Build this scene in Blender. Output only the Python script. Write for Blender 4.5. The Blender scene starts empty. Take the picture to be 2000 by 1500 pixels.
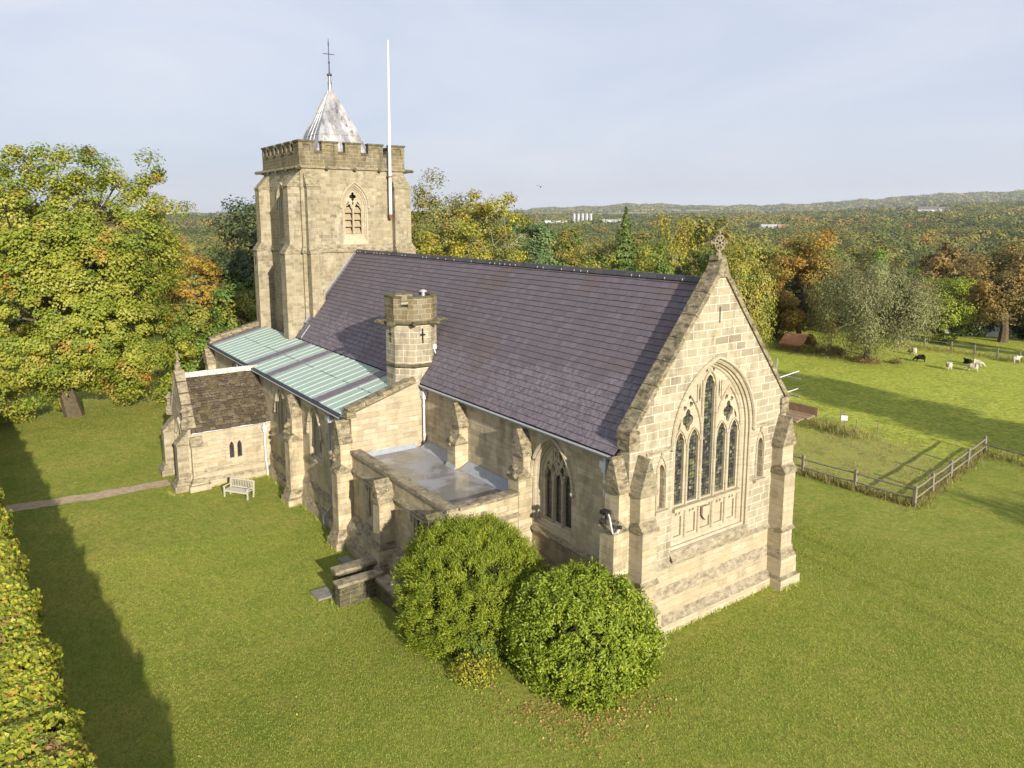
import bpy, bmesh, math, random
import numpy as np
from mathutils import Vector, Matrix
from mathutils.geometry import tessellate_polygon
random.seed(7); RNG = np.random.default_rng(7)
SC = bpy.context.scene
COL = SC.collection
# ------------------------------------------------------------------ camera
YAW, PITCH = math.radians(54.395), math.radians(8.786)
cd = bpy.data.cameras.new('camera'); cam = bpy.data.objects.new('camera', cd); COL.objects.link(cam)
CAM = Vector((17.644, -17.647, 15.18))
fw = Vector((-math.sin(YAW)*math.cos(PITCH), math.cos(YAW)*math.cos(PITCH), -math.sin(PITCH)))
rt = Vector((math.cos(YAW), math.sin(YAW), 0)); up = rt.cross(fw)
cam.matrix_world = Matrix(((rt.x, up.x, -fw.x, CAM.x), (rt.y, up.y, -fw.y, CAM.y), (rt.z, up.z, -fw.z, CAM.z), (0, 0, 0, 1)))
cd.sensor_width = 36; cd.sensor_fit = 'HORIZONTAL'; cd.lens = 1441.889*36/2000; cd.shift_y = -0.05
cd.clip_start = 0.5; cd.clip_end = 40000
SC.camera = cam
# ------------------------------------------------------------------ light
SUN = Vector((1, -0.15, 0.33)).normalized()          # towards the sun
SUN_EL = math.asin(SUN.z)
w = bpy.data.worlds.new('World'); SC.world = w; w.use_nodes = True
nt = w.node_tree; nt.nodes.clear()
out = nt.nodes.new('ShaderNodeOutputWorld'); bg = nt.nodes.new('ShaderNodeBackground')
sky = nt.nodes.new('ShaderNodeTexSky'); sky.sky_type = 'NISHITA'; sky.sun_disc = False
sky.sun_elevation = SUN_EL; sky.sun_rotation = math.atan2(SUN.x, SUN.y); sky.dust_density = 1.0; sky.air_density = 1.0; sky.ozone_density = 2.0
tc = nt.nodes.new('ShaderNodeTexCoord'); mp = nt.nodes.new('ShaderNodeMapping'); mp.inputs['Scale'].default_value = (0.8, 2.2, 6.0); mp.inputs['Rotation'].default_value = (0.1, 0.12, 0.5)
nz = nt.nodes.new('ShaderNodeTexNoise'); nz.inputs['Scale'].default_value = 1.3; nz.inputs['Detail'].default_value = 7; nz.inputs['Roughness'].default_value = 0.55; nz.inputs['Distortion'].default_value = 0.6
rp = nt.nodes.new('ShaderNodeValToRGB'); rp.color_ramp.elements[0].position = 0.36; rp.color_ramp.elements[1].position = 0.68
rp.color_ramp.elements[0].color = (0.0,)*3+(1,); rp.color_ramp.elements[1].color = (1.0,)*3+(1,)
mx = nt.nodes.new('ShaderNodeMix'); mx.data_type = 'RGBA'
c2 = nt.nodes.new('ShaderNodeMix'); c2.data_type = 'RGBA'; c2.inputs[6].default_value = (2.36, 2.64, 3.22, 1); c2.inputs[7].default_value = (3.0, 3.12, 3.50, 1)        # thin cloud veil
mx.inputs[0].default_value = 0.93
nt.links.new(tc.outputs['Generated'], mp.inputs['Vector']); nt.links.new(mp.outputs[0], nz.inputs['Vector'])
nt.links.new(nz.outputs['Fac'], rp.inputs['Fac']); nt.links.new(rp.outputs[0], c2.inputs[0]); nt.links.new(c2.outputs[2], mx.inputs[7])
nt.links.new(sky.outputs[0], mx.inputs[6]); nt.links.new(mx.outputs[2], bg.inputs['Color'])
bg.inputs['Strength'].default_value = 0.13; nt.links.new(bg.outputs[0], out.inputs['Surface'])
sd = bpy.data.lights.new('sun', 'SUN'); so = bpy.data.objects.new('sun', sd); COL.objects.link(so)
sd.energy = 4.5; sd.angle = math.radians(0.6); sd.color = (1.0, 0.93, 0.81)
so.rotation_euler = SUN.to_track_quat('Z', 'Y').to_euler(); so.location = (60, -30, 60)
vs = SC.view_settings; vs.view_transform = 'Standard'; vs.look = 'None'; vs.gamma = 1; vs.use_curve_mapping = False; vs.exposure = 0.95
# ------------------------------------------------------------------ materials
def mat(name, rough=0.9, spec=0.3):
    m = bpy.data.materials.new(name); m.use_nodes = True
    n = m.node_tree; b = n.nodes['Principled BSDF']; b.inputs['Roughness'].default_value = rough
    b.inputs['Specular IOR Level'].default_value = spec
    return m, n, b
def N(n, t, **kw):
    nd = n.nodes.new('ShaderNode'+t)
    for k, v in kw.items():
        if k in nd.inputs: nd.inputs[k].default_value = v
        else: setattr(nd, k, v)
    return nd
def ramp(n, fac, stops, interp='LINEAR'):
    r = n.nodes.new('ShaderNodeValToRGB'); cr = r.color_ramp; cr.interpolation = interp
    while len(cr.elements) < len(stops): cr.elements.new(0.5)
    for e, (p, c) in zip(cr.elements, stops):
        e.position = p; e.color = (c[0], c[1], c[2], 1) if hasattr(c, '__len__') else (c, c, c, 1)
    n.links.new(fac, r.inputs['Fac']); return r.outputs['Color']
def mixc(n, fac, a, b, mode='MIX'):
    m = n.nodes.new('ShaderNodeMix'); m.data_type = 'RGBA'; m.blend_type = mode
    for i, v in ((0, fac), (6, a), (7, b)):
        if hasattr(v, 'is_output'): n.links.new(v, m.inputs[i])
        elif i == 0: m.inputs[0].default_value = v
        else: m.inputs[i].default_value = (v[0], v[1], v[2], 1)
    return m.outputs[2]
def mul(n, a, b, op='MULTIPLY'):
    m = n.nodes.new('ShaderNodeMath'); m.operation = op
    for i, v in enumerate((a, b)):
        if hasattr(v, 'is_output'): n.links.new(v, m.inputs[i])
        else: m.inputs[i].default_value = v
    return m.outputs[0]
def objco(n): return n.nodes.new('ShaderNodeTexCoord').outputs['Object']
def noise(n, scale, detail=5, rough=0.6, vec=None, dist=0.0):
    z = N(n, 'TexNoise'); z.inputs['Scale'].default_value = scale; z.inputs['Detail'].default_value = detail
    z.inputs['Roughness'].default_value = rough; z.inputs['Distortion'].default_value = dist
    n.links.new(vec if vec is not None else objco(n), z.inputs['Vector']); return z.outputs['Fac']
def scaled(n, vec, s):
    m = n.nodes.new('ShaderNodeMapping'); m.inputs['Scale'].default_value = s; n.links.new(vec, m.inputs['Vector']); return m.outputs[0]
def bump(n, b, h, dist=0.02, strength=1.0, prev=None):
    bp = n.nodes.new('ShaderNodeBump'); bp.inputs['Distance'].default_value = dist; bp.inputs['Strength'].default_value = strength
    n.links.new(h, bp.inputs['Height'])
    if prev is not None: n.links.new(prev, bp.inputs['Normal'])
    n.links.new(bp.outputs[0], b.inputs['Normal']); return bp.outputs[0]

def stone(name, tones, row=0.3, width=0.6, mortar=(0.55, 0.49, 0.36), msize=0.012, mvis=1.0, stain=(0.13, 0.11, 0.07), stain_amt=(0.58, 0.75), streak=0.5, patch=None):
    m, n, b = mat(name, 0.92, 0.2)
    uv = n.nodes.new('ShaderNodeUVMap').outputs[0]
    wob = N(n, 'TexNoise'); wob.inputs['Scale'].default_value = 0.6; n.links.new(uv, wob.inputs['Vector'])
    va = n.nodes.new('ShaderNodeVectorMath'); va.operation = 'MULTIPLY_ADD'; va.inputs[1].default_value = (0.10, 0.05, 0)
    n.links.new(wob.outputs['Color'], va.inputs[0]); n.links.new(uv, va.inputs[2]); vec = va.outputs[0]
    br = N(n, 'TexBrick'); br.offset = 0.43; br.offset_frequency = 2; br.squash = 0.72; br.squash_frequency = 3
    for k, v in (('Scale', 1.0), ('Mortar Size', msize), ('Mortar Smooth', 0.25), ('Bias', 0.0), ('Brick Width', width), ('Row Height', row)): br.inputs[k].default_value = v
    br.inputs['Color1'].default_value = (0, 0, 0, 1); br.inputs['Color2'].default_value = (1, 1, 1, 1); br.inputs['Mortar'].default_value = (.5, .5, .5, 1)
    n.links.new(vec, br.inputs['Vector'])
    oc = objco(n)
    k = len(tones); base = ramp(n, br.outputs['Color'], [(i/(k-1), t) for i, t in enumerate(tones)])
    n1 = noise(n, 7, 6, 0.65, oc); base = mixc(n, mul(n, n1, 0.25), base, tones[0], 'MIX')
    base = mixc(n, 1.0, base, ramp(n, noise(n, 2.6, 9, 0.74, scaled(n, oc, (1, 1, 5.5)), 0.3), [(0.3, 0.50), (0.46, 0.96), (0.7, 1.16)]), 'MULTIPLY')
    n0 = noise(n, 0.45, 4, 0.6, oc)
    base = mixc(n, ramp(n, n0, [(0.35, 0), (0.7, 0.55)]), base, tones[-1])
    if patch:
        n5 = noise(n, 1.1, 5, 0.6, oc); base = mixc(n, ramp(n, n5, [(0.58, 0), (0.66, 0.8)]), base, patch)
    mf = mul(n, br.outputs['Fac'], mvis); base = mixc(n, mf, base, mortar)
    # weather staining: blotches plus vertical streaks
    n2 = noise(n, 1.6, 8, 0.7, scaled(n, oc, (1, 1, 0.35)))
    n3 = noise(n, 14, 5, 0.7, oc)
    st = mul(n, ramp(n, n2, [(stain_amt[0]-0.04, 0), (stain_amt[1]-0.03, streak)]), ramp(n, n3, [(0.3, 0.4), (0.65, 1)]))
    base = mixc(n, st, base, stain)
    n4 = noise(n, 0.9, 6, 0.65, scaled(n, oc, (3.2, 3.2, 0.3)))
    base = mixc(n, ramp(n, n4, [(0.54, 0), (0.75, 0.45)]), base, tuple(0.5*(a_+b_) for a_, b_ in zip(stain, tones[0])))
    n.links.new(base, b.inputs['Base Color'])
    h = mul(n, mul(n, br.outputs['Fac'], -0.6), mul(n, noise(n, 22, 6, 0.7, oc), 0.8), 'ADD')
    bump(n, b, h, 0.03, 0.9); return m
TONES_A = [(0.393, 0.326, 0.221), (0.442, 0.380, 0.269), (0.311, 0.255, 0.166), (0.469, 0.412, 0.298), (0.404, 0.340, 0.234), (0.420, 0.337, 0.205)]
TONES_T = [(0.318, 0.269, 0.184), (0.198, 0.161, 0.105), (0.382, 0.336, 0.244), (0.267, 0.227, 0.156), (0.347, 0.307, 0.224), (0.164, 0.132, 0.086), (0.318, 0.257, 0.155)]
TONES_G = [(0.360, 0.303, 0.208), (0.426, 0.368, 0.259), (0.223, 0.182, 0.121), (0.452, 0.398, 0.288), (0.295, 0.246, 0.166), (0.406, 0.333, 0.217), (0.345, 0.296, 0.203)]
TONES_W = [(0.475, 0.392, 0.247), (0.343, 0.280, 0.175), (0.542, 0.456, 0.307), (0.423, 0.347, 0.224), (0.291, 0.234, 0.147), (0.501, 0.410, 0.258)]  # south wall tones raised, fill light on the shaded side put into them
M = {}
M['ashlar'] = stone('ashlar_stone', TONES_A, 0.27, 0.85, (0.48, 0.42, 0.30), 0.008, 0.7, stain_amt=(0.55, 0.74), streak=0.6)
M['gable'] = stone('gable_stone', TONES_G, 0.31, 0.78, (0.62, 0.56, 0.45), 0.020, 1.0, (0.10, 0.085, 0.058), (0.53, 0.68), 0.75)
M['tower'] = stone('tower_stone', TONES_T, 0.235, 0.52, (0.44, 0.385, 0.27), 0.013, 0.9, (0.085, 0.07, 0.045), (0.54, 0.70), 0.7, (0.40, 0.35, 0.25))
M['wall'] = stone('side_wall_stone', TONES_W, 0.27, 0.62, (0.46, 0.40, 0.285), 0.010, 0.65, (0.10, 0.083, 0.055), (0.5, 0.68), 0.7)
M['parapet'] = stone('parapet_stone', [tuple(c*0.68 for c in t) for t in TONES_T[:3]]+[(0.15, 0.115, 0.06), (0.20, 0.155, 0.075)], 0.25, 0.5, (0.40, 0.345, 0.235), 0.014, 0.9, (0.06, 0.052, 0.03), (0.5, 0.64), 0.8, (0.17, 0.14, 0.055))
M['dressed'] = stone('dressed_stone', [(0.405, 0.345, 0.24), (0.45, 0.39, 0.285), (0.36, 0.30, 0.20)], 0.6, 1.1, (0.32, 0.26, 0.15), 0.004, 0.3, stain_amt=(0.6, 0.85), streak=0.4)
def lichen(name, base=(0.24, 0.205, 0.13), dark=(0.055, 0.05, 0.035), pale=(0.5, 0.47, 0.38), yel=(0.30, 0.25, 0.07), pa=0.62, joint=0.7):
    m, n, b = mat(name, 0.95, 0.15); oc = objco(n)
    c = mixc(n, ramp(n, noise(n, 2.9, 8, 0.75, scaled(n, oc, (1, 1, 2.5))), [(0.40, 0), (0.62, 1)]), base, dark)
    c = mixc(n, ramp(n, noise(n, 3.7, 6, 0.7, scaled(n, oc, (1, 1.1, 1.2))), [(0.54, 0), (0.66, 0.5)]), c, yel)
    c = mixc(n, ramp(n, noise(n, 6.5, 7, 0.75, oc), [(pa, 0), (pa+0.05, 1)]), c, pale)
    if joint:
        uv = n.nodes.new('ShaderNodeUVMap').outputs[0]
        br = N(n, 'TexBrick'); br.offset = 0.5
        for k, v in (('Scale', 1.0), ('Mortar Size', 0.012), ('Mortar Smooth', 0.3), ('Brick Width', joint), ('Row Height', 3.0)): br.inputs[k].default_value = v
        n.links.new(uv, br.inputs['Vector']); c = mixc(n, mul(n, br.outputs['Fac'], 0.35), c, (0.36, 0.32, 0.24))
    n.links.new(c, b.inputs['Base Color']); bump(n, b, noise(n, 12, 8, 0.75, oc), 0.05, 0.9); return m
M['lichen'] = lichen('weathered_stone', (0.34, 0.285, 0.19), (0.125, 0.105, 0.068), (0.44, 0.40, 0.31), (0.235, 0.20, 0.095), 0.62, 0.8)
M['coping'] = lichen('coping_stone', (0.32, 0.265, 0.17), (0.075, 0.062, 0.04), (0.58, 0.55, 0.46), (0.33, 0.27, 0.12), 0.60, 0.9)
M['mossy'] = lichen('mossy_stone', (0.15, 0.13, 0.075), (0.05, 0.047, 0.028), (0.34, 0.32, 0.22), (0.15, 0.135, 0.04), 0.68, 0.8)
M['ledge'] = lichen('plinth_ledge_stone', (0.385, 0.325, 0.225), (0.17, 0.14, 0.095), (0.50, 0.46, 0.36), (0.29, 0.245, 0.14), 0.60, 1.1)
def plain(name, col, rough=0.6, spec=0.4, metal=0.0, var=0.25, scale=6):
    m, n, b = mat(name, rough, spec); b.inputs['Metallic'].default_value = metal
    c = mixc(n, ramp(n, noise(n, scale, 6, 0.65), [(0.35, 0), (0.7, 1)]), col, tuple(x*(1-var) for x in col))
    n.links.new(c, b.inputs['Base Color']); return m
M['white_paint'] = plain('white_paint', (0.60, 0.60, 0.59), 0.4, 0.5, 0, 0.15)
M['grey_paint'] = plain('grey_paint', (0.34, 0.35, 0.37), 0.45, 0.5, 0, 0.2)
M['pale_bench'] = plain('weathered_timber', (0.50, 0.46, 0.38), 0.8, 0.2, 0, 0.3, 14)
M['iron'] = plain('dark_iron', (0.03, 0.035, 0.06), 0.5, 0.5)
M['black'] = plain('black_plastic', (0.02, 0.02, 0.02), 0.4, 0.5)
M['galv'] = plain('galvanised_tube', (0.5, 0.5, 0.5), 0.4, 0.5, 0.7)
M['flash'] = plain('lead_flashing', (0.19, 0.17, 0.19), 0.6, 0.5, 0.2, 0.4, 4)
M['rust'] = plain('rusty_iron', (0.25, 0.11, 0.05), 0.8, 0.3, 0, 0.5)
M['shadowgap'] = plain('dark_underlay_and_shade', (0.02, 0.018, 0.02), 0.9, 0.1)  # near-black for roof underlay, and shade inside slits and belfry put into colour
M['louvre'] = plain('pale_louvre', (0.34, 0.275, 0.175), 0.8, 0.2, 0, 0.3)
M['board'] = plain('scaffold_board', (0.33, 0.22, 0.13), 0.8, 0.2, 0, 0.4, 5)
M['fence_wood'] = plain('old_oak_rail', (0.27, 0.235, 0.17), 0.9, 0.1, 0, 0.55, 9)
M['bark'] = plain('bark', (0.13, 0.10, 0.065), 0.95, 0.1, 0, 0.5, 5)
M['palebark'] = plain('pale_bark', (0.36, 0.33, 0.26), 0.95, 0.1, 0, 0.4, 5)
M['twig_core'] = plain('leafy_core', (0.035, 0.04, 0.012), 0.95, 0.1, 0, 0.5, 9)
M['fleece'] = plain('fleece', (0.50, 0.44, 0.335), 0.95, 0.1, 0, 0.25, 20)
M['blackfleece'] = plain('black_fleece', (0.022, 0.018, 0.015), 0.95, 0.1, 0, 0.3, 20)
M['brick'] = plain('red_brick', (0.36, 0.15, 0.08), 0.9, 0.2, 0, 0.35, 10)
M['tile'] = plain('clay_tile', (0.28, 0.14, 0.085), 0.9, 0.2, 0, 0.4, 5)
M['orangetile'] = plain('orange_tile', (0.50, 0.24, 0.12), 0.9, 0.2, 0, 0.3, 5)
M['render'] = plain('white_render', (0.70, 0.69, 0.66), 0.8, 0.2, 0, 0.15)
M['window_dark'] = plain('dark_window', (0.03, 0.035, 0.04), 0.15, 0.6)
M['vent'] = plain('pale_metal', (0.6, 0.6, 0.58), 0.35, 0.5, 0.5)
def glass(name, cell=0.13, tint=True):
    m, n, b = mat(name, 0.25, 0.5); uv = n.nodes.new('ShaderNodeUVMap').outputs[0]
    v = N(n, 'TexVoronoi'); v.inputs['Scale'].default_value = 7.5; n.links.new(scaled(n, uv, (1, 1.0, 1)), v.inputs['Vector'])
    v2 = N(n, 'TexNoise'); v2.inputs['Scale'].default_value = 9; v2.inputs['Detail'].default_value = 4; n.links.new(uv, v2.inputs['Vector'])
    sep = n.nodes.new('ShaderNodeSeparateColor'); n.links.new(v.outputs['Color'], sep.inputs[0])
    if tint:
        c = ramp(n, sep.outputs[0], [(0.0, (0.02, 0.022, 0.024)), (0.5, (0.05, 0.05, 0.048)), (0.8, (0.10, 0.10, 0.07)), (0.9, (0.13, 0.14, 0.05)), (1, (0.22, 0.20, 0.17))])
        c = mixc(n, ramp(n, v2.outputs['Fac'], [(0.6, 0), (0.68, 0.8)]), c, (0.025, 0.04, 0.08))
    else:
        c = ramp(n, sep.outputs[0], [(0.0, (0.022, 0.02, 0.018)), (1, (0.06, 0.05, 0.042))])
    br = N(n, 'TexBrick'); br.offset = 0
    for k, vv in (('Scale', 1.0), ('Mortar Size', 0.012), ('Mortar Smooth', 0.1), ('Brick Width', cell), ('Row Height', cell*(1.0 if tint else 1.6))): br.inputs[k].default_value = vv
    n.links.new(uv, br.inputs['Vector']); c = mixc(n, mul(n, br.outputs['Fac'], 0.85), c, (0.012, 0.012, 0.013))
    n.links.new(c, b.inputs['Base Color'])
    hb = mul(n, v2.outputs['Fac'], mul(n, br.outputs['Fac'], 1.0), 'ADD'); bump(n, b, hb, 0.02, 0.7); return m
M['stained'] = glass('leaded_stained_glass', 0.14, True)
M['leaded'] = glass('leaded_clear_glass', 0.19, False)
def tintmat(name, stops, rough=0.7, spec=0.3, extra=None, bumpd=0.01, nscale=5):
    m, n, b = mat(name, rough, spec)
    a = n.nodes.new('ShaderNodeAttribute'); a.attribute_name = 'tint'
    c = ramp(n, a.outputs['Fac'], stops)
    if extra: c = extra(n, c)
    n.links.new(c, b.inputs['Base Color']); bump(n, b, noise(n, nscale*4, 6, 0.7), bumpd, 0.7); return m
def slate_extra(n, c):
    oc = objco(n)
    # bleached bloom on the slates, in ragged clusters
    f = ramp(n, noise(n, 4.2, 7, 0.72, scaled(n, oc, (1.6, 1, 1))), [(0.47, 0), (0.53, 1)])
    g = ramp(n, noise(n, 0.22, 3, 0.5, oc), [(0.30, 0.4), (0.6, 0.8)])
    sz = n.nodes.new('ShaderNodeSeparateXYZ'); n.links.new(oc, sz.inputs[0])
    g = mul(n, g, ramp(n, mul(n, mul(n, sz.outputs[2], 0.1), mul(n, noise(n, 0.8, 3, 0.5, oc), 0.2), 'ADD'), [(0.98, 1), (1.22, 0.15)]))
    c = mixc(n, mul(n, f, g), c, (0.215, 0.189, 0.209))
    br = ramp(n, noise(n, 0.33, 4, 0.6, oc), [(0.55, 0), (0.7, 0.45)])
    return mixc(n, br, c, (0.135, 0.09, 0.068))
M['slate'] = tintmat('purple_slate', [(0, (0.122, 0.101, 0.115)), (0.5, (0.132, 0.110, 0.124)), (0.9, (0.143, 0.119, 0.134)), (1, (0.160, 0.134, 0.149))], 0.78, 0.18, slate_extra)
def stoneslate_extra(n, c):
    oc = objco(n)
    c = mixc(n, ramp(n, noise(n, 1.5, 6, 0.7, oc), [(0.54, 0), (0.66, 0.45)]), c, (0.13, 0.10, 0.022))
    c = mixc(n, ramp(n, noise(n, 5.5, 6, 0.75, oc), [(0.60, 0), (0.66, 0.7)]), c, (0.30, 0.25, 0.15))
    c = mixc(n, ramp(n, noise(n, 11, 5, 0.75, oc), [(0.36, 0.85), (0.47, 0)]), c, (0.022, 0.017, 0.01))
    return mixc(n, ramp(n, noise(n, 7.5, 4, 0.7, oc), [(0.68, 0), (0.7, 1)]), c, (0.5, 0.48, 0.43))
M['slate_edge'] = plain('slate_edge', (0.045, 0.036, 0.042), 0.8, 0.2)
M['stone_edge'] = plain('stone_slate_edge', (0.025, 0.019, 0.012), 0.9, 0.1)
M['stoneslate'] = tintmat('stone_roof_slate', [(0, (0.055, 0.042, 0.027)), (0.5, (0.085, 0.066, 0.042)), (1, (0.13, 0.104, 0.068))], 0.9, 0.2, stoneslate_extra, 0.03)
def copper():
    m, n, b = mat('green_copper', 0.55, 0.4); oc = objco(n)
    st = noise(n, 1.0, 6, 0.7, scaled(n, oc, (7, 0.5, 0.5)))
    c = ramp(n, st, [(0.3, (0.22, 0.305, 0.25)), (0.5, (0.335, 0.42, 0.365)), (0.62, (0.30, 0.365, 0.295)), (0.75, (0.44, 0.51, 0.46))])
    c = mixc(n, ramp(n, noise(n, 1.2, 5, 0.6, scaled(n, oc, (2, 0.8, 1))), [(0.62, 0), (0.75, 0.6)]), c, (0.22, 0.26, 0.15))
    n.links.new(c, b.inputs['Base Color']); bump(n, b, noise(n, 8, 4), 0.01, 0.5); return m
M['copper'] = copper()
def lead():
    m, n, b = mat('lead_sheet', 0.42, 0.5); oc = objco(n); b.inputs['Metallic'].default_value = 0.35
    c = mixc(n, ramp(n, noise(n, 1.2, 7, 0.7, scaled(n, oc, (1, 1, 0.35))), [(0.4, 0), (0.6, 1)]), (0.46, 0.455, 0.45), (0.20, 0.195, 0.205))
    c = mixc(n, ramp(n, noise(n, 1.6, 8, 0.75, scaled(n, oc, (1, 1, 0.5))), [(0.55, 0), (0.62, 0.85)]), c, (0.10, 0.08, 0.085))
    c = mixc(n, ramp(n, noise(n, 2.3, 5, 0.6, scaled(n, oc, (1.5, 1.5, 0.25))), [(0.58, 0), (0.66, 0.7)]), c, (0.36, 0.29, 0.19))
    n.links.new(c, b.inputs['Base Color']); bump(n, b, noise(n, 6, 5), 0.02, 0.5); return m
M['lead'] = lead()
def felt():
    m, n, b = mat('grey_roof_felt', 0.5, 0.5); oc = objco(n)
    w1 = noise(n, 0.55, 6, 0.55, oc, 0.4)
    wet = ramp(n, w1, [(0.43, 0), (0.53, 1)])
    c = mixc(n, wet, (0.27, 0.27, 0.285), (0.18, 0.172, 0.16))
    c = mixc(n, ramp(n, noise(n, 0.9, 5, 0.6, oc), [(0.56, 0), (0.68, 0.6)]), c, (0.36, 0.36, 0.38))
    n.links.new(c, b.inputs['Base Color'])
    rr = ramp(n, wet, [(0, 0.45), (1, 0.13)]); n.links.new(rr, b.inputs['Roughness']); return m
M['felt'] = felt()
M['felt_edge'] = plain('pale_felt_upstand', (0.30, 0.32, 0.35), 0.5, 0.5, 0, 0.25)
M['whitecap'] = lichen('white_lichened_ridge', (0.55, 0.52, 0.45), (0.32, 0.28, 0.2), (0.68, 0.66, 0.6), (0.42, 0.37, 0.22), 0.52, 0)
M['gravestone'] = lichen('flat_stone_slab', (0.26, 0.24, 0.20), (0.19, 0.17, 0.14), (0.36, 0.34, 0.3), (0.24, 0.22, 0.16), 0.66, 0)
def leafmat(name, stops, patch=None, trans=0.3, rough=0.55, pscale=0.5, prange=(0.5, 0.62), spec=0.35):
    m, n, b = mat(name, rough, spec)
    a = n.nodes.new('ShaderNodeAttribute'); a.attribute_name = 'tint'
    c = ramp(n, a.outputs['Fac'], stops)
    if patch:
        for i, pc in enumerate(patch):
            f = ramp(n, noise(n, pscale*(1+0.6*i), 3, 0.6, scaled(n, objco(n), (1, 1, 1.0+i))), [(prange[0]+0.03*i, 0), (prange[1]+0.03*i, 0.9)])
            f = mul(n, f, ramp(n, mul(n, a.outputs['Fac'], 7.3*(i+1), 'MULTIPLY'), [(0, 0.25), (1, 1)]))
            c = mixc(n, f, c, pc)
    n.links.new(c, b.inputs['Base Color'])
    tr = n.nodes.new('ShaderNodeBsdfTranslucent'); n.links.new(c, tr.inputs['Color'])
    ms = n.nodes.new('ShaderNodeMixShader'); ms.inputs[0].default_value = trans
    o = n.nodes['Material Output']; n.links.new(b.outputs[0], ms.inputs[1]); n.links.new(tr.outputs[0], ms.inputs[2]); n.links.new(ms.outputs[0], o.inputs['Surface'])
    return m
LM = {
 'maple': leafmat('maple_leaves', [(0, (0.120, 0.181, 0.024)), (0.4, (0.218, 0.262, 0.028)), (0.75, (0.339, 0.334, 0.038)), (1, (0.459, 0.423, 0.122))], [(0.419, 0.173, 0.038), (0.448, 0.302, 0.047)], pscale=0.45, prange=(0.60, 0.71)),
 'orange': leafmat('orange_leaves', [(0, (0.167, 0.167, 0.021)), (0.5, (0.355, 0.230, 0.027)), (1, (0.502, 0.345, 0.042))], [(0.418, 0.199, 0.031), (0.209, 0.230, 0.031)], pscale=0.5),
 'dark': leafmat('dark_green_leaves', [(0, (0.033, 0.056, 0.017)), (0.6, (0.068, 0.095, 0.028)), (1, (0.135, 0.147, 0.056))], trans=0.18),
 'green': leafmat('green_leaves', [(0, (0.069, 0.123, 0.017)), (0.6, (0.139, 0.209, 0.028)), (1, (0.255, 0.297, 0.045))], [(0.301, 0.271, 0.034)], pscale=0.35, trans=0.18),
 'yellow': leafmat('yellow_green_leaves', [(0, (0.158, 0.179, 0.022)), (0.5, (0.270, 0.263, 0.027)), (1, (0.427, 0.370, 0.033))], [(0.337, 0.228, 0.033)], pscale=0.4, trans=0.18),
 'olive': leafmat('olive_leaves', [(0, (0.098, 0.117, 0.022)), (0.6, (0.186, 0.192, 0.034)), (1, (0.289, 0.271, 0.056))], [(0.279, 0.198, 0.040)], pscale=0.3, trans=0.18),
 'pine': leafmat('pine_needles', [(0, (0.063, 0.115, 0.032)), (0.6, (0.139, 0.202, 0.061)), (1, (0.240, 0.309, 0.099))], trans=0.15),
 'spruce': leafmat('spruce_needles', [(0, (0.035, 0.070, 0.014)), (0.6, (0.082, 0.129, 0.023)), (1, (0.187, 0.211, 0.035))], trans=0.15),
 'birch': leafmat('birch_leaves', [(0, (0.167, 0.178, 0.029)), (0.5, (0.274, 0.274, 0.041)), (1, (0.430, 0.382, 0.058))], [(0.382, 0.279, 0.046), (0.179, 0.241, 0.035)], pscale=0.3, trans=0.18),
 'beech': leafmat('beech_leaves', [(0, (0.157, 0.104, 0.021)), (0.5, (0.303, 0.173, 0.031)), (1, (0.439, 0.230, 0.042))], [(0.178, 0.178, 0.027), (0.376, 0.272, 0.031)], pscale=0.3, prange=(0.48, 0.6), trans=0.18),
 'bright': leafmat('bright_green_leaves', [(0, (0.060, 0.130, 0.012)), (0.6, (0.130, 0.230, 0.018)), (1, (0.220, 0.300, 0.030))]),
 'willow': leafmat('willow_leaves', [(0, (0.125, 0.13, 0.045)), (0.5, (0.20, 0.205, 0.078)), (1, (0.30, 0.30, 0.13))], trans=0.2),
 'oak': leafmat('brown_oak_leaves', [(0, (0.117, 0.083, 0.025)), (0.5, (0.215, 0.146, 0.039)), (1, (0.313, 0.196, 0.048))], [(0.156, 0.142, 0.034)], pscale=0.25, trans=0.18),
 'red': leafmat('red_leaves', [(0, (0.14, 0.03, 0.03)), (1, (0.30, 0.07, 0.06))]),
 'yew': leafmat('yew_leaves', [(0, (0.109, 0.160, 0.013)), (0.5, (0.208, 0.260, 0.018)), (1, (0.344, 0.376, 0.031))], [(0.291, 0.251, 0.027)], trans=0.25, pscale=0.8, prange=(0.62, 0.74)),
 'laurel': leafmat('laurel_leaves', [(0, (0.120, 0.172, 0.016)), (0.5, (0.231, 0.301, 0.024)), (0.93, (0.370, 0.419, 0.049)), (1, (0.462, 0.301, 0.046))], trans=0.3, rough=0.5, spec=0.3),
 'hedge': leafmat('hedge_leaves', [(0, (0.120, 0.169, 0.020)), (0.4, (0.251, 0.287, 0.024)), (0.8, (0.408, 0.400, 0.034)), (0.95, (0.390, 0.297, 0.039)), (1, (0.445, 0.175, 0.049))], [(0.251, 0.133, 0.059)], pscale=0.55, prange=(0.6, 0.68)),
 'dry': leafmat('dry_stems', [(0, (0.17, 0.11, 0.045)), (0.6, (0.28, 0.20, 0.08)), (1, (0.36, 0.27, 0.08))]),
 'fallen': leafmat('fallen_leaves', [(0, (0.30, 0.13, 0.05)), (0.5, (0.42, 0.24, 0.08)), (1, (0.5, 0.36, 0.13))], trans=0.1),
}
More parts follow.
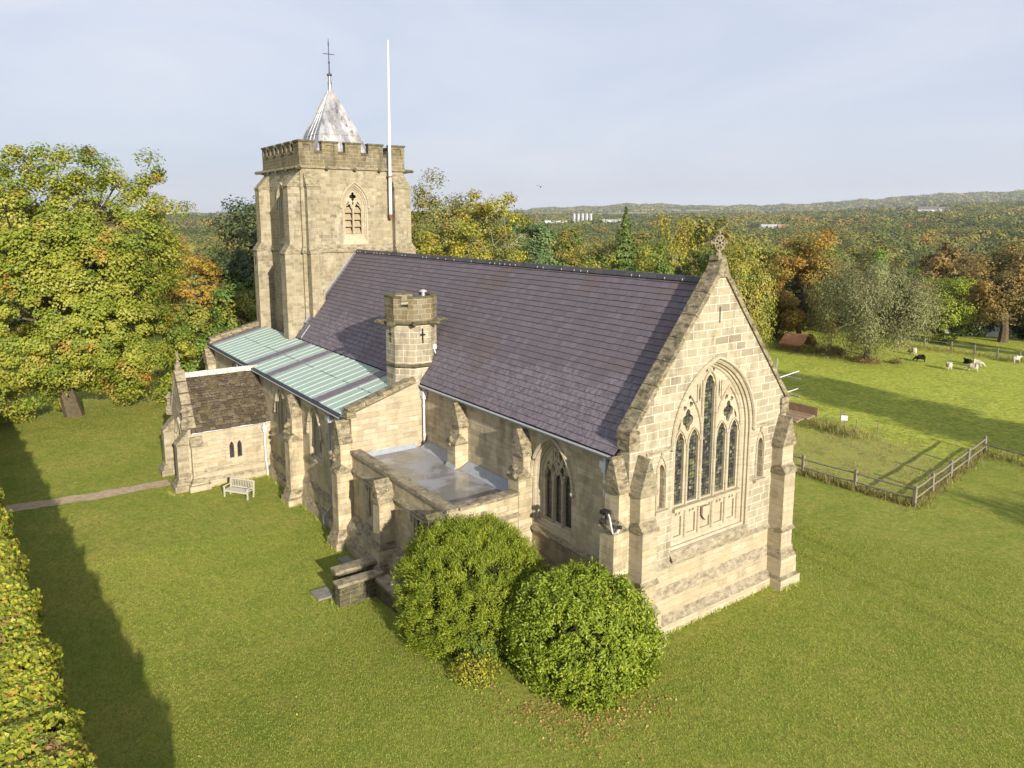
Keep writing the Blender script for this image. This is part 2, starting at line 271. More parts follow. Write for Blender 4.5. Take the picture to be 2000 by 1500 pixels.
# ------------------------------------------------------------------ mesh helpers
def V(*a): return Vector(a)
class MB:
    def __init__(s): s.v = []; s.f = []; s.t = []; s.mi = []
    def face(s, pts, tint=0.5, mi=0):
        i = len(s.v); s.v.extend([tuple(p) for p in pts]); s.f.append(tuple(range(i, i+len(pts)))); s.t.append(tint); s.mi.append(mi)
    def box(s, x0, x1, y0, y1, z0, z1, tint=0.5, mi=0, jit=0.0):
        if x0 > x1: x0, x1 = x1, x0
        if y0 > y1: y0, y1 = y1, y0
        c = [(x, y, z) for z in (z0, z1) for y in (y0, y1) for x in (x0, x1)]
        if jit: c = [tuple(k+random.uniform(-jit, jit) for k in p) for p in c]
        for q in ((0, 2, 3, 1), (4, 5, 7, 6), (0, 1, 5, 4), (2, 6, 7, 3), (0, 4, 6, 2), (1, 3, 7, 5)): s.face([c[i] for i in q], tint, mi)
    def obox(s, c, ax, ay, az, tint=0.5, mi=0):     # oriented box: centre and three half-axis vectors
        c = Vector(c); ax = Vector(ax); ay = Vector(ay); az = Vector(az)
        if ax.cross(ay).dot(az) < 0: ax = -ax
        p = [c+ax*i+ay*j+az*k for k in (-1, 1) for j in (-1, 1) for i in (-1, 1)]
        for q in ((0, 2, 3, 1), (4, 5, 7, 6), (0, 1, 5, 4), (2, 6, 7, 3), (0, 4, 6, 2), (1, 3, 7, 5)): s.face([p[i] for i in q], tint, mi)
    def bar(s, a, b, wd, ht, tint=0.5, mi=0, upv=(0, 0, 1)):
        a = Vector(a); b = Vector(b); d = b-a; u = d.normalized().cross(Vector(upv))
        if u.length < 1e-4: u = d.normalized().cross(Vector((1, 0, 0)))
        u.normalize(); k = u.cross(d.normalized()); s.obox((a+b)/2, d/2, u*wd/2, k*ht/2, tint, mi)
    def tube(s, pts, r, n=8, tint=0.5, mi=0, cap=True):
        pts = [Vector(p) for p in pts]; rs = r if hasattr(r, '__len__') else [r]*len(pts)
        rings = []; ref = None
        for i, p in enumerate(pts):
            d = (pts[min(i+1, len(pts)-1)]-pts[max(i-1, 0)]).normalized()
            if ref is None or abs(ref.dot(d)) > 0.95: ref = Vector((0, 0, 1)) if abs(d.z) < 0.9 else Vector((1, 0, 0))
            u = d.cross(ref).normalized(); k = u.cross(d)
            rings.append([p+(u*math.cos(2*math.pi*j/n)+k*math.sin(2*math.pi*j/n))*rs[i] for j in range(n)])
        for a, b in zip(rings, rings[1:]):
            for j in range(n): s.face([a[j], b[j], b[(j+1) % n], a[(j+1) % n]], tint, mi)
        if cap: s.face(rings[0], tint, mi); s.face(rings[-1][::-1], tint, mi)
    def lathe(s, prof, c, n=12, tint=0.5, mi=0):
        c = Vector(c); rings = [[c+V(r*math.cos(2*math.pi*j/n), r*math.sin(2*math.pi*j/n), z) for j in range(n)] for r, z in prof]
        for a, b in zip(rings, rings[1:]):
            for j in range(n): s.face([a[j], a[(j+1) % n], b[(j+1) % n], b[j]], tint, mi)
        s.face(rings[0][::-1], tint, mi); s.face(rings[-1], tint, mi)
    def prism(s, loop, vec, tint=0.5, mi=0):         # loop: CCW seen from the tip of vec
        vec = Vector(vec); a = [Vector(p) for p in loop]; b = [p+vec for p in a]; n = len(a)
        s.face(a[::-1], tint, mi); s.face(b, tint, mi)
        for i in range(n): s.face([a[i], a[(i+1) % n], b[(i+1) % n], b[i]], tint, mi)
    def plate(s, fr, outer, holes, d0, d1, tint=0.5, mi=0, back=True, sides=True):
        polys = [[Vector((u, z, 0)) for u, z in l] for l in [outer]+holes]; flat = [p for l in polys for p in l]
        for tri in tessellate_polygon(polys):
            p = [flat[i] for i in tri]
            ar = (p[1].x-p[0].x)*(p[2].y-p[0].y)-(p[2].x-p[0].x)*(p[1].y-p[0].y)
            if abs(ar) < 1e-9: continue
            if ar < 0: p = p[::-1]
            s.face([fr(q.x, q.y, d0) for q in p], tint, mi)
            if back: s.face([fr(q.x, q.y, d1) for q in p[::-1]], tint, mi)
        for k, l in enumerate([outer]+holes):
            if k == 0 and not sides: continue
            ar = sum(l[i][0]*l[(i+1) % len(l)][1]-l[(i+1) % len(l)][0]*l[i][1] for i in range(len(l)))
            if (ar > 0) == (k > 0): l = l[::-1]
            for i in range(len(l)):
                a = l[i]; b = l[(i+1) % len(l)]
                s.face([fr(a[0], a[1], d1), fr(b[0], b[1], d1), fr(b[0], b[1], d0), fr(a[0], a[1], d0)], tint, mi)
    def loft(s, loops, tint=0.5, mi=0):               # loops of equal length; surface seen from inside the opening
        for a, b in zip(loops, loops[1:]):
            n = len(a)
            for i in range(n): s.face([a[i], a[(i+1) % n], b[(i+1) % n], b[i]], tint, mi)
    def build(s, name, mats, parent=None, smooth=False, weld=False):
        if not isinstance(mats, (list, tuple)): mats = [mats]
        me = bpy.data.meshes.new(name); me.from_pydata(s.v, [], s.f)
        for m in mats: me.materials.append(M[m] if isinstance(m, str) else m)
        nf = len(s.f)
        if len(mats) > 1: me.polygons.foreach_set('material_index', np.array(s.mi, dtype=np.int32))
        nl = len(me.loops)
        uvl = me.uv_layers.new(name='UVMap'); co = np.array(s.v, dtype=np.float64).reshape(-1, 3)
        nr = np.zeros(nf*3); me.polygons.foreach_get('normal', nr); nr = nr.reshape(-1, 3)
        lt = np.zeros(nf, dtype=np.int32); me.polygons.foreach_get('loop_total', lt)
        li = np.zeros(nl, dtype=np.int32); me.loops.foreach_get('vertex_index', li)
        fn = np.repeat(nr, lt, axis=0); c = co[li]
        h = np.stack([-fn[:, 1], fn[:, 0]], 1); hl = np.linalg.norm(h, axis=1); ok = hl > 0.25
        h = h/np.maximum(hl, 1e-6)[:, None]
        u = np.where(ok, c[:, 0]*h[:, 0]+c[:, 1]*h[:, 1], c[:, 0]); sl = np.where(ok, np.maximum(hl, 0.3), 1)
        vv = np.where(ok, c[:, 2]/sl, c[:, 1])
        uvl.data.foreach_set('uv', np.stack([u, vv], 1).astype(np.float32).ravel())
        at = me.attributes.new('tint', 'FLOAT', 'FACE'); at.data.foreach_set('value', np.array(s.t, dtype=np.float32))
        if smooth: me.polygons.foreach_set('use_smooth', np.ones(nf, dtype=bool))
        if weld:
            bm = bmesh.new(); bm.from_mesh(me); bmesh.ops.remove_doubles(bm, verts=bm.verts, dist=1e-4); bmesh.ops.recalc_face_normals(bm, faces=bm.faces); bm.to_mesh(me); bm.free()
        me.update()
        return link(name, me, parent)
def link(name, data, parent=None):
    o = bpy.data.objects.new(name, data); COL.objects.link(o)
    if parent is not None:
        o.parent = parent; o.matrix_parent_inverse = Matrix.Translation(parent_loc(parent)).inverted()
    return o
def parent_loc(p): return Vector(p.location) if p.parent is None else Vector((0, 0, 0))
def thing(name, label, cat, loc=(0, 0, 0), group=None):
    o = bpy.data.objects.new(name, None); COL.objects.link(o); o.location = loc; o.empty_display_size = 0.3
    return tag(o, label, cat, group)
def tag(o, label=None, cat=None, group=None, kind=None):
    if label: o['label'] = label
    if cat: o['category'] = cat
    if group: o['group'] = group
    if kind: o['kind'] = kind
    return o
def frame(o, U, Nn):
    o = Vector(o); U = Vector(U); Nn = Vector(Nn)
    return lambda u, z, d: (o.x+U.x*u-Nn.x*d, o.y+U.y*u-Nn.y*d, o.z+z)
FE = lambda x: frame((x, 0, 0), (0, 1, 0), (1, 0, 0))      # east facing wall: u = y
FS = lambda y: frame((0, y, 0), (1, 0, 0), (0, -1, 0))     # south facing wall: u = x
def rect(u0, u1, z0, z1): return [(u0, z0), (u1, z0), (u1, z1), (u0, z1)]
def arch(uc, hw, zb, zs, rise, n=9, cusp=0.0):
    c = (rise*rise-hw*hw)/(2*hw); R = hw+c; a1 = math.acos(max(-1, min(1, c/R)))
    rgt = []
    for i in range(n+1):
        a = a1*i/n; r = R
        u = -c+r*math.cos(a); z = r*math.sin(a)
        if cusp:
            k = math.exp(-((i/n-0.42)/0.14)**2)*cusp; u *= 1-k; z *= 1-k*0.35
        rgt.append((u, z))
    rgt[-1] = (0, rise)
    pts = [(uc-hw, zb), (uc+hw, zb)]+[(uc+u, zs+z) for u, z in rgt]+[(uc-u, zs+z) for u, z in rgt[-2::-1]]
    return pts
def foil(uc, zc, r, lobes=4, k=0.38, ph=0.0, n=28, sz=1.0):
    return [(uc+r*(1-k+k*abs(math.cos(lobes/2*(t+ph)))*1.6)*math.cos(t), zc+sz*r*(1-k+k*abs(math.cos(lobes/2*(t+ph)))*1.6)*math.sin(t)) for t in [2*math.pi*i/n for i in range(n)]]
def dagger(uc, zc, ln, wd, ang, bend=0.0, n=7):
    pts = []
    for sgn in (1, -1):
        rng = range(n+1) if sgn == 1 else range(n-1, 0, -1)
        for i in rng:
            t = i/n; y = (t-0.5)*ln; x = sgn*wd*math.sin(math.pi*t**0.75)**0.9+bend*math.sin(math.pi*t)
            pts.append((uc+x*math.cos(ang)-y*math.sin(ang), zc+x*math.sin(ang)+y*math.cos(ang)))
    return pts
def archline(fr, uc, hw, zs, rise, d, n=12, drop=0.0):
    a = arch(uc, hw, zs-drop, zs, rise, n)[1:]
    return [fr(u, z, d) for u, z in a]+[fr(uc-hw, zs-drop, d)]
# ------------------------------------------------------------------ terrain
def sstep(a, b, x): t = np.clip((x-a)/(b-a), 0, 1); return t*t*(3-2*t)
HZX = np.array([-900, 0, 400, 978, 1090, 1214, 1400, 1473, 1566, 1690, 1783, 1876, 2000, 3000])
HZY = np.array([413, 413, 413, 408, 401, 394, 397, 399, 394, 389, 380, 380, 375, 380])
def gz(x, y):
    x = np.asarray(x, float); y = np.asarray(y, float)
    base = -0.6*sstep(0.5, 10, -x)*(1-sstep(10, 20, y))-0.6*sstep(10, 40, -x)*sstep(10, 20, y)*(1-sstep(20, 45, y))
    dx = x-CAM.x; dy = y-CAM.y; d = np.hypot(dx, dy)
    fwd = -dx*math.sin(YAW)+dy*math.cos(YAW); side = dx*math.cos(YAW)+dy*math.sin(YAW)
    px = 1000+1441.9*np.clip(side/np.maximum(fwd, 1e-3), -1.4, 1.4); px = np.where(fwd > 0.05*d, px, np.where(side > 0, 3000, -900))
    far = np.interp(d, [0, 112, 160, 250, 450, 800, 1400, 2200, 3500], [0, 0, -6, -13, -18, -13, -2, 8, 18])
    far = far + np.interp(px, [900, 1500, 2000], [0, 4, 10])*sstep(300, 900, d)*(1-sstep(3000, 4500, d))
    # far ridge, its crest 6 km away
    crest = 15.18+(427-np.interp(px, HZX, HZY))/1441.9*6000*0.93
    wob = 5*np.sin(px*0.031)+3.5*np.sin(px*0.083+1)+2*np.sin(px*0.21+2)
    ridge = (crest+wob-52)*sstep(3200, 5900, d)*(1-0.5*sstep(6200, 9000, d))
    # nearer wooded rise on the right
    rise2 = np.interp(px, [1350, 1600, 1800, 2100], [0, 6, 20, 24])*np.exp(-((d-2300)/650)**2)
    return base+far+ridge+rise2
def gz1(x, y): return float(gz(x, y))
def ground_mat():
    m, n, b = mat('grass_ground', 0.95, 0.15); oc = objco(n)
    sep = n.nodes.new('ShaderNodeSeparateXYZ'); n.links.new(oc, sep.inputs[0])
    big = noise(n, 0.17, 5, 0.6, oc, 0.3); med = noise(n, 1.3, 6, 0.65, oc, 0.2)
    fine = noise(n, 9, 6, 0.75, scaled(n, oc, (0.55, 1, 1))); blade = noise(n, 34, 3, 0.7, scaled(n, oc, (0.45, 1, 1)))
    clump = noise(n, 3.6, 6, 0.72, scaled(n, oc, (0.7, 1, 1)), 0.3)
    lawn = ramp(n, big, [(0.32, (0.188, 0.253, 0.029)), (0.5, (0.267, 0.309, 0.039)), (0.68, (0.371, 0.345, 0.065))])
    lawn = mixc(n, ramp(n, med, [(0.42, 0), (0.68, 0.75)]), lawn, (0.403, 0.339, 0.086))
    lawn = mixc(n, ramp(n, noise(n, 0.55, 5, 0.6, oc, 0.5), [(0.5, 0), (0.7, 0.7)]), lawn, (0.156, 0.229, 0.024))
    lawn = mixc(n, ramp(n, noise(n, 0.8, 6, 0.7, oc, 0.2), [(0.63, 0), (0.74, 0.6)]), lawn, (0.260, 0.191, 0.065))
    lawn = mixc(n, ramp(n, clump, [(0.34, 0.55), (0.52, 0)]), lawn, (0.110, 0.154, 0.018))
    lawn = mixc(n, ramp(n, fine, [(0.38, 0.7), (0.58, 0)]), lawn, (0.110, 0.154, 0.019))
    lawn = mixc(n, ramp(n, blade, [(0.5, 0), (0.72, 0.6)]), lawn, (0.468, 0.432, 0.106))
    for y_ in (11.9, 13.6):                              # faint wheel tracks past the east end
        dy_ = mul(n, mul(n, mul(n, sep.outputs[1], mul(n, sep.outputs[0], 0.10), 'ADD'), mul(n, med, 0.5), 'ADD'), -y_, 'ADD')
        lawn = mixc(n, ramp(n, mul(n, dy_, 0.0, 'ABSOLUTE'), [(0.08, 0.45), (0.28, 0)]), lawn, (0.12, 0.15, 0.02))
    mead = ramp(n, med, [(0.3, (0.298, 0.388, 0.044)), (0.5, (0.446, 0.496, 0.062)), (0.7, (0.595, 0.532, 0.120))])
    mead = mixc(n, ramp(n, noise(n, 0.4, 6, 0.65, oc, 0.4), [(0.5, 0), (0.66, 0.7)]), mead, (0.268, 0.324, 0.048))
    mead = mixc(n, ramp(n, clump, [(0.38, 0.9), (0.56, 0)]), mead, (0.179, 0.195, 0.030))
    mead = mixc(n, ramp(n, fine, [(0.36, 0.6), (0.55, 0)]), mead, (0.209, 0.223, 0.038))
    # rough unmown corner inside the rail fence
    rg_ = n.nodes.new('ShaderNodeVectorMath'); rg_.operation = 'DISTANCE'; rg_.inputs[1].default_value = (-7.5, 26.0, 0); n.links.new(scaled(n, oc, (1, 1, 0)), rg_.inputs[0])
    rf = ramp(n, mul(n, mul(n, rg_.outputs['Value'], 0.1), mul(n, med, 0.5), 'ADD'), [(0.75, 0.85), (1.0, 0)])
    rough = ramp(n, noise(n, 1.7, 6, 0.7, oc, 0.3), [(0.36, (0.189, 0.232, 0.043)), (0.5, (0.348, 0.338, 0.087)), (0.62, (0.275, 0.210, 0.080)), (0.72, (0.450, 0.420, 0.145))])
    mead = mixc(n, rf, mead, rough)
    mfac = n.nodes.new('ShaderNodeMapRange'); mfac.inputs[1].default_value = 21.3; mfac.inputs[2].default_value = 21.9; n.links.new(sep.outputs[1], mfac.inputs[0])
    def mrange(v, a_, b_):
        m_ = n.nodes.new('ShaderNodeMapRange'); m_.inputs[1].default_value = a_; m_.inputs[2].default_value = b_; n.links.new(v, m_.inputs[0]); return m_.outputs[0]
    sx_ = mul(n, sep.outputs[0], mul(n, mul(n, sep.outputs[1], -21.6, 'ADD'), 0.142), 'ADD')      # west of the second fence
    inside = mul(n, mul(n, mfac.outputs[0], mrange(sx_, -0.2, -0.6)), mrange(sep.outputs[1], 34.0, 34.8), 'MAXIMUM')
    c = mixc(n, inside, lawn, mead)
    ln = n.nodes.new('ShaderNodeVectorMath'); ln.operation = 'DISTANCE'; ln.inputs[1].default_value = (17.6, -17.6, 0); n.links.new(oc, ln.inputs[0])
    ff = n.nodes.new('ShaderNodeMapRange'); ff.inputs[1].default_value = 112; ff.inputs[2].default_value = 150; n.links.new(ln.outputs['Value'], ff.inputs[0])
    wood = ramp(n, noise(n, 0.02, 8, 0.75, oc), [(0.35, (0.03, 0.045, 0.012)), (0.55, (0.065, 0.075, 0.02)), (0.7, (0.09, 0.085, 0.025))])
    fields = ramp(n, noise(n, 0.0016, 3, 0.5, scaled(n, oc, (1, 1.6, 1))), [(0.60, 0), (0.63, 1)])
    wood = mixc(n, fields, wood, (0.20, 0.19, 0.07))
    c = mixc(n, ff.outputs[0], c, wood)
    n.links.new(c, b.inputs['Base Color'])
    h = mul(n, mul(n, fine, 1.0), mul(n, blade, 0.5), 'ADD'); h = mul(n, h, mul(n, clump, 2.2), 'ADD')
    bump(n, b, h, 0.10, 0.9); return m
M['grass'] = ground_mat()
def build_ground():
    nr, na = 150, 300
    r = np.concatenate([[0], np.geomspace(1.5, 11000, nr)]); 
    a = np.linspace(0, 2*math.pi, na, endpoint=False)
    R, A = np.meshgrid(r[1:], a, indexing='ij'); X = -6+R*np.cos(A); Y = 10+R*np.sin(A); Z = gz(X, Y)
    vs_ = np.concatenate([[[-6, 10, gz1(-6, 10)]], np.stack([X.ravel(), Y.ravel(), Z.ravel()], 1)])
    fs = [(0, 1+j, 1+(j+1) % na) for j in range(na)]
    for i in range(nr-1):
        o0 = 1+i*na; o1 = o0+na
        fs += [(o0+j, o1+j, o1+(j+1) % na, o0+(j+1) % na) for j in range(na)]
    me = bpy.data.meshes.new('ground'); me.from_pydata(vs_.tolist(), [], fs); me.materials.append(M['grass'])
    me.polygons.foreach_set('use_smooth', np.ones(len(fs), dtype=bool)); me.update()
    tag(link('ground', me), kind='structure')
build_ground()
def path_mat():
    m, n, b = mat('worn_earth', 0.95, 0.1); oc = objco(n)
    c = ramp(n, noise(n, 3, 7, 0.7, oc), [(0.3, (0.30, 0.22, 0.14)), (0.6, (0.46, 0.36, 0.24)), (0.75, (0.24, 0.22, 0.09))])
    n.links.new(c, b.inputs['Base Color']); bump(n, b, noise(n, 12, 6, 0.7, oc), 0.04, 0.8); return m
M['earth'] = path_mat()
def ribbon(name, pts, wd, m, lift=0.02, kind='structure', ragged=0.0):
    mb = MB(); P = []
    for (a, b) in zip(pts, pts[1:]):
        a = Vector((*a, 0)); b = Vector((*b, 0)); k = max(2, int((b-a).length/0.35))
        P += [a+(b-a)*i/k for i in range(k)]
    P.append(Vector((*pts[-1], 0))); L = []
    for i, p in enumerate(P):
        d = (P[min(i+1, len(P)-1)]-P[max(0, i-1)]).normalized(); s = V(-d.y, d.x, 0)
        l = p+s*(wd/2+random.uniform(-ragged, ragged)); r_ = p-s*(wd/2+random.uniform(-ragged, ragged))
        L.append((V(l.x, l.y, gz1(l.x, l.y)+lift), V(r_.x, r_.y, gz1(r_.x, r_.y)+lift)))
    for a, b in zip(L, L[1:]): mb.face([a[0], a[1], b[1], b[0]])
    return tag(mb.build(name, m), kind=kind)
ribbon('path', [(-29.3, -9.6), (-29.2, -12), (-29.5, -15), (-30.0, -18.5), (-30.6, -26)], 1.25, 'earth', 0.02, 'structure', 0.12)
# ------------------------------------------------------------------ church
GB = -0.6                                               # ground level along the south side
ZR, KS = 12.91, 1.2437                                  # main ridge height, roof slope
rz = lambda y: 6.99+KS*(min(y, 9-y)+0.264)
church = thing('church', 'stone parish church with square battlemented tower and long purple slate roof on the lawn', 'church', (-16, 4, -0.6))
def buttress(name, origin, U, Nn, width, stages, zb, cap=None, mats=('wall', 'lichen'), plinth=None, head=False):
    """stages: [(projection, z top of stage)] from the bottom up; cap (z eave, z ridge) a saddleback, else weathered slope."""
    fr = frame(origin, U, Nn); mb = MB(); hw = width/2; U = Vector(U); Nn = Vector(Nn); z0 = zb
    for i, (p, zt) in enumerate(stages):
        pn = stages[i+1][0] if i+1 < len(stages) else None
        def bx(p0, p1, za, zb_, mi, ov=0.0):
            lo = [fr(-hw-ov, za, -p0), fr(hw+ov, za, -p0), fr(hw+ov, za, -p1), fr(-hw-ov, za, -p1)]
            if U.cross(Nn).z < 0: lo = lo[::-1]
            mb.prism(lo, (0, 0, zb_-za), 0.5, mi)
        bx(-0.05, p, z0, zt, 0)
        if pn is not None:
            dz = (p-pn)*1.6+0.05                        # weathering slope between stages
            for e, ov in ((0.05, 0.05),):
                A = [fr(-hw-ov, zt, -(p+e)), fr(hw+ov, zt, -(p+e)), fr(hw+ov, zt+dz, -pn+0.02), fr(-hw-ov, zt+dz, -pn+0.02)]
                Bm = [fr(-hw-ov, zt-0.09, -(p+e)), fr(hw+ov, zt-0.09, -(p+e))]
                W0 = [fr(-hw-ov, zt-0.09, 0.03), fr(hw+ov, zt-0.09, 0.03)]
                mb.face(A, 0.5, 1); mb.face([Bm[0], Bm[1], A[1], A[0]], 0.5, 1); mb.face([W0[0], W0[1], Bm[1], Bm[0]][::-1], 0.5, 1)
                mb.face([W0[0], Bm[0], A[0], A[3]], 0.5, 1); mb.face([Bm[1], W0[1], A[2], A[1]], 0.5, 1)
            z0 = zt
        else: z0 = zt
    p, zt = stages[-1]
    if cap and len(cap) == 2:
        ze, zr = cap; ov = 0.07
        lo = [fr(-hw-ov, ze-0.10, -p-ov), fr(hw+ov, ze-0.10, -p-ov), fr(hw+ov, ze, -p-ov), fr(0.05, zr, -p-ov), fr(-0.05, zr, -p-ov), fr(-hw-ov, ze, -p-ov)]
        mb.prism([v for v in lo][::1], -Nn*(p+ov+0.03), 0.5, 1) if U.cross(V(0, 0, 1)).dot(-Nn) > 0 else mb.prism(lo[::-1], -Nn*(p+ov+0.03), 0.5, 1)
        k = fr(0, zr+0.02, -p/2-ov/2)                   # ridge roll
        mb.tube([fr(0, zr+0.01, -p-ov-0.02), fr(0, zr+0.01, 0.0)], 0.06, 6, 0.5, 1)
    elif cap:
        zr = cap[0]; ov = 0.05
        A = [fr(-hw-ov, zt, -(p+ov)), fr(hw+ov, zt, -(p+ov)), fr(hw+ov, zr, 0.02), fr(-hw-ov, zr, 0.02)]
        Bm = [fr(-hw-ov, zt-0.1, -(p+ov)), fr(hw+ov, zt-0.1, -(p+ov))]; W0 = [fr(-hw-ov, zt-0.1, 0.02), fr(hw+ov, zt-0.1, 0.02)]
        mb.face(A, 0.5, 1); mb.face([Bm[0], Bm[1], A[1], A[0]], 0.5, 1); mb.face([W0[0], Bm[0], A[0], A[3]], 0.5, 1); mb.face([Bm[1], W0[1], A[2], A[1]], 0.5, 1); mb.face([Bm[1], Bm[0], W0[0], W0[1]], 0.5, 1)
    if plinth:
        p0 = stages[0][0]
        for (e, z1, zs) in plinth:                      # block widening by e up to z1, slope to zs
            h = hw+e; q = p0+e
            lo = [fr(-h, zb, 0.02), fr(-h, zb, -q), fr(h, zb, -q), fr(h, zb, 0.02)]
            up_ = [fr(-h, z1, 0.02), fr(-h, z1, -q), fr(h, z1, -q), fr(h, z1, 0.02)]
            tp = [fr(-hw, zs, 0.02), fr(-hw, zs, -p0), fr(hw, zs, -p0), fr(hw, zs, 0.02)]
            for a_, b_, mi in ((lo, up_, 0), (up_, tp, 1)):
                for i in range(3): mb.face([a_[i], a_[i+1], b_[i+1], b_[i]], 0.5, mi)
    if head:                                            # eroded carved beast on the face
        zc = head
        for j in range(7):
            c = fr(random.uniform(-0.2, 0.2), zc+random.uniform(-0.3, 0.25), -p-random.uniform(0.05, 0.3)); r_ = random.uniform(0.09, 0.17)
            mb.lathe([(0.02, -r_), (r_*0.8, -r_*0.5), (r_, 0), (r_*0.75, r_*0.6), (0.02, r_)], c, 7, 0.5, 1)
    return mb.build(name, list(mats), church, weld=False)
def string(mb, fr, u0, u1, z, proj=0.12, h=0.2, mi=0):
    prof = [(0.02, z+h*0.75), (-proj, z+h*0.15), (-proj, z-h*0.15), (0.02, z-h*0.4)]
    a = [fr(u0, zz, d) for d, zz in prof]; b = [fr(u1, zz, d) for d, zz in prof]
    for i in range(3): mb.face([a[i+1], b[i+1], b[i], a[i]], 0.5, mi)
    mb.face(a, 0.5, mi); mb.face(b[::-1], 0.5, mi)
def plinth(mb, fr, u0, u1, zb, steps, mis=(0, 1), e0=0.0, e1=0.0):
    """steps from the top down: (z slope top, z slope bottom, projection)"""
    d = 0.0; zt = steps[0][0]; pts = [(0.0, steps[0][0])]; kinds = []
    for (za, zb_, pj) in steps:
        if pts[-1][1] > za: pts.append((pts[-1][0], za)); kinds.append(mis[0])
        pts.append((pj, zb_)); kinds.append(mis[1])
    pts.append((pts[-1][0], zb)); kinds.append(mis[0])
    for (a, b, k) in zip(pts, pts[1:], kinds):
        mb.face([fr(u0-b[0]*e0, b[1], -b[0]), fr(u1+b[0]*e1, b[1], -b[0]), fr(u1+a[0]*e1, a[1], -a[0]), fr(u0-a[0]*e0, a[1], -a[0])], 0.5, k)
    for u, e, s in ((u0, -e0, 1), (u1, e1, -1)):
        lo = [fr(u+p*e, z, -p) for p, z in pts]+[fr(u, zb, 0.0)]
        mb.face(lo[::s], 0.5, mis[0])
def gothic_window(name, fr, uc, A, B, lights, glass, holes=(), hood=True, extra=None, recess=0.35, plate_t=0.14, n=9, mold='dressed', blind=(), depth_glass=0.10):
    """A, B: (half width, z bottom, z spring, rise) at the wall face and at the tracery plate."""
    mb = MB()
    def lp(t, d):
        p = [A[i]+(B[i]-A[i])*t for i in range(4)]
        return [fr(u, z, d) for u, z in arch(uc, p[0], p[1], p[2], p[3], n)]
    prof = [(0, 0), (0.28, 0.05), (0.28, 0.13), (0.55, 0.17), (0.55, recess*0.72), (0.85, recess*0.8), (1, recess)]
    mb.loft([lp(t, d) for t, d in prof])
    outer = arch(uc, B[0]+0.03, B[1]-0.03, B[2], B[3]+0.03, n)
    mb.plate(fr, outer, [l for l in lights]+list(holes)+list(blind), recess-0.01, recess+plate_t, back=False, sides=False)
    if blind:
        zmax = max(z for l in blind for u, z in l); zmin = min(z for l in blind for u, z in l)
        mb.plate(fr, rect(uc-B[0], uc+B[0], zmin-0.1, zmax+0.1), [], recess+0.07, recess+0.12, back=False)
    if extra: extra(mb)
    o = mb.build(name, mold, church)
    g = MB(); zl = min(z for l in lights for u, z in l)-0.05
    g.plate(fr, arch(uc, B[0]+0.02, zl, B[2], B[3]+0.02, n), [], recess+depth_glass, recess+depth_glass+0.02, back=False); g.build('glass', glass, o)
    if hood:
        h = MB(); hh = A[0]+0.09
        pts = archline(fr, uc, hh, A[2], A[3]+0.12, -0.04, 12, hood if hood is not True else 0.0)
        h.tube(pts, 0.075, 6); 
        for e in (pts[0], pts[-1]): h.lathe([(0.03, -0.14), (0.1, -0.06), (0.11, 0.03), (0.05, 0.1)], e, 8)
        h.build('hood_mould', 'dressed', o)
    return o
# ---- east gable wall
east = FE(0.0)
ew_A = (2.28, 2.75, 6.95, 2.98); ew_B = (1.98, 3.12, 6.95, 2.68); YC = 4.5
niches = [arch(c, 0.19, 4.72, 6.05, 0.38, 5) for c in (1.62, 7.38)]
slit = rect(4.5-0.05, 4.5+0.05, 11.35, 11.95)
mb = MB()
gab = [(0, -1.2), (9, -1.2), (9, 7.75), (4.5, 7.75+KS*4.5+0.0), (0, 7.75)]
mb.plate(east, [(0, 2.43), (9, 2.43), (9, 7.75), (4.5, 7.75+KS*4.5), (0, 7.75)], [arch(YC, *ew_A, n=12), niches[0], niches[1], slit], 0, 0.46)
gable = mb.build('east_gable_wall', 'gable', church)
mb = MB(); mb.plate(east, [(0, -1.2), (9, -1.2), (9, 2.43), (0, 2.43)], [], 0.0, 0.46)
plinth(mb, east, 0, 9, -1.2, [(1.62, 1.22, 0.16), (0.62, 0.36, 0.44)])
string(mb, east, 0.02, 8.98, 2.43, 0.11, 0.2, 1)
string(mb, east, 0.8, YC-2.37, 6.93, 0.08, 0.16, 1); string(mb, east, YC+2.37, 8.2, 6.93, 0.08, 0.16, 1)
mb.build('east_wall_base', ['ashlar', 'ledge'], church)
def recess_back(mb, l):
    us = [p[0] for p in l]; zs = [p[1] for p in l]; mb.plate(east, rect(min(us)-0.05, max(us)+0.05, min(zs)-0.05, max(zs)+0.05), [], 0.24, 0.28, back=False)
mb = MB(); recess_back(mb, slit); mb.build('slit_back', 'dressed', gable)
for c, l in ((1.62, niches[0]), (7.38, niches[1])):
    mb = MB(); recess_back(mb, l)
    mb.box(-0.05, 0.13, c-0.36, c+0.36, 4.58, 4.70); mb.tube(archline(east, c, 0.24, 6.1, 0.62, -0.02, 6, 1.35), 0.04, 5)
    mb.tube([(0.03, c, 6.7), (0.06, c, 6.95)], [0.09, 0.02], 6); mb.build('wall_niche', 'dressed', gable)
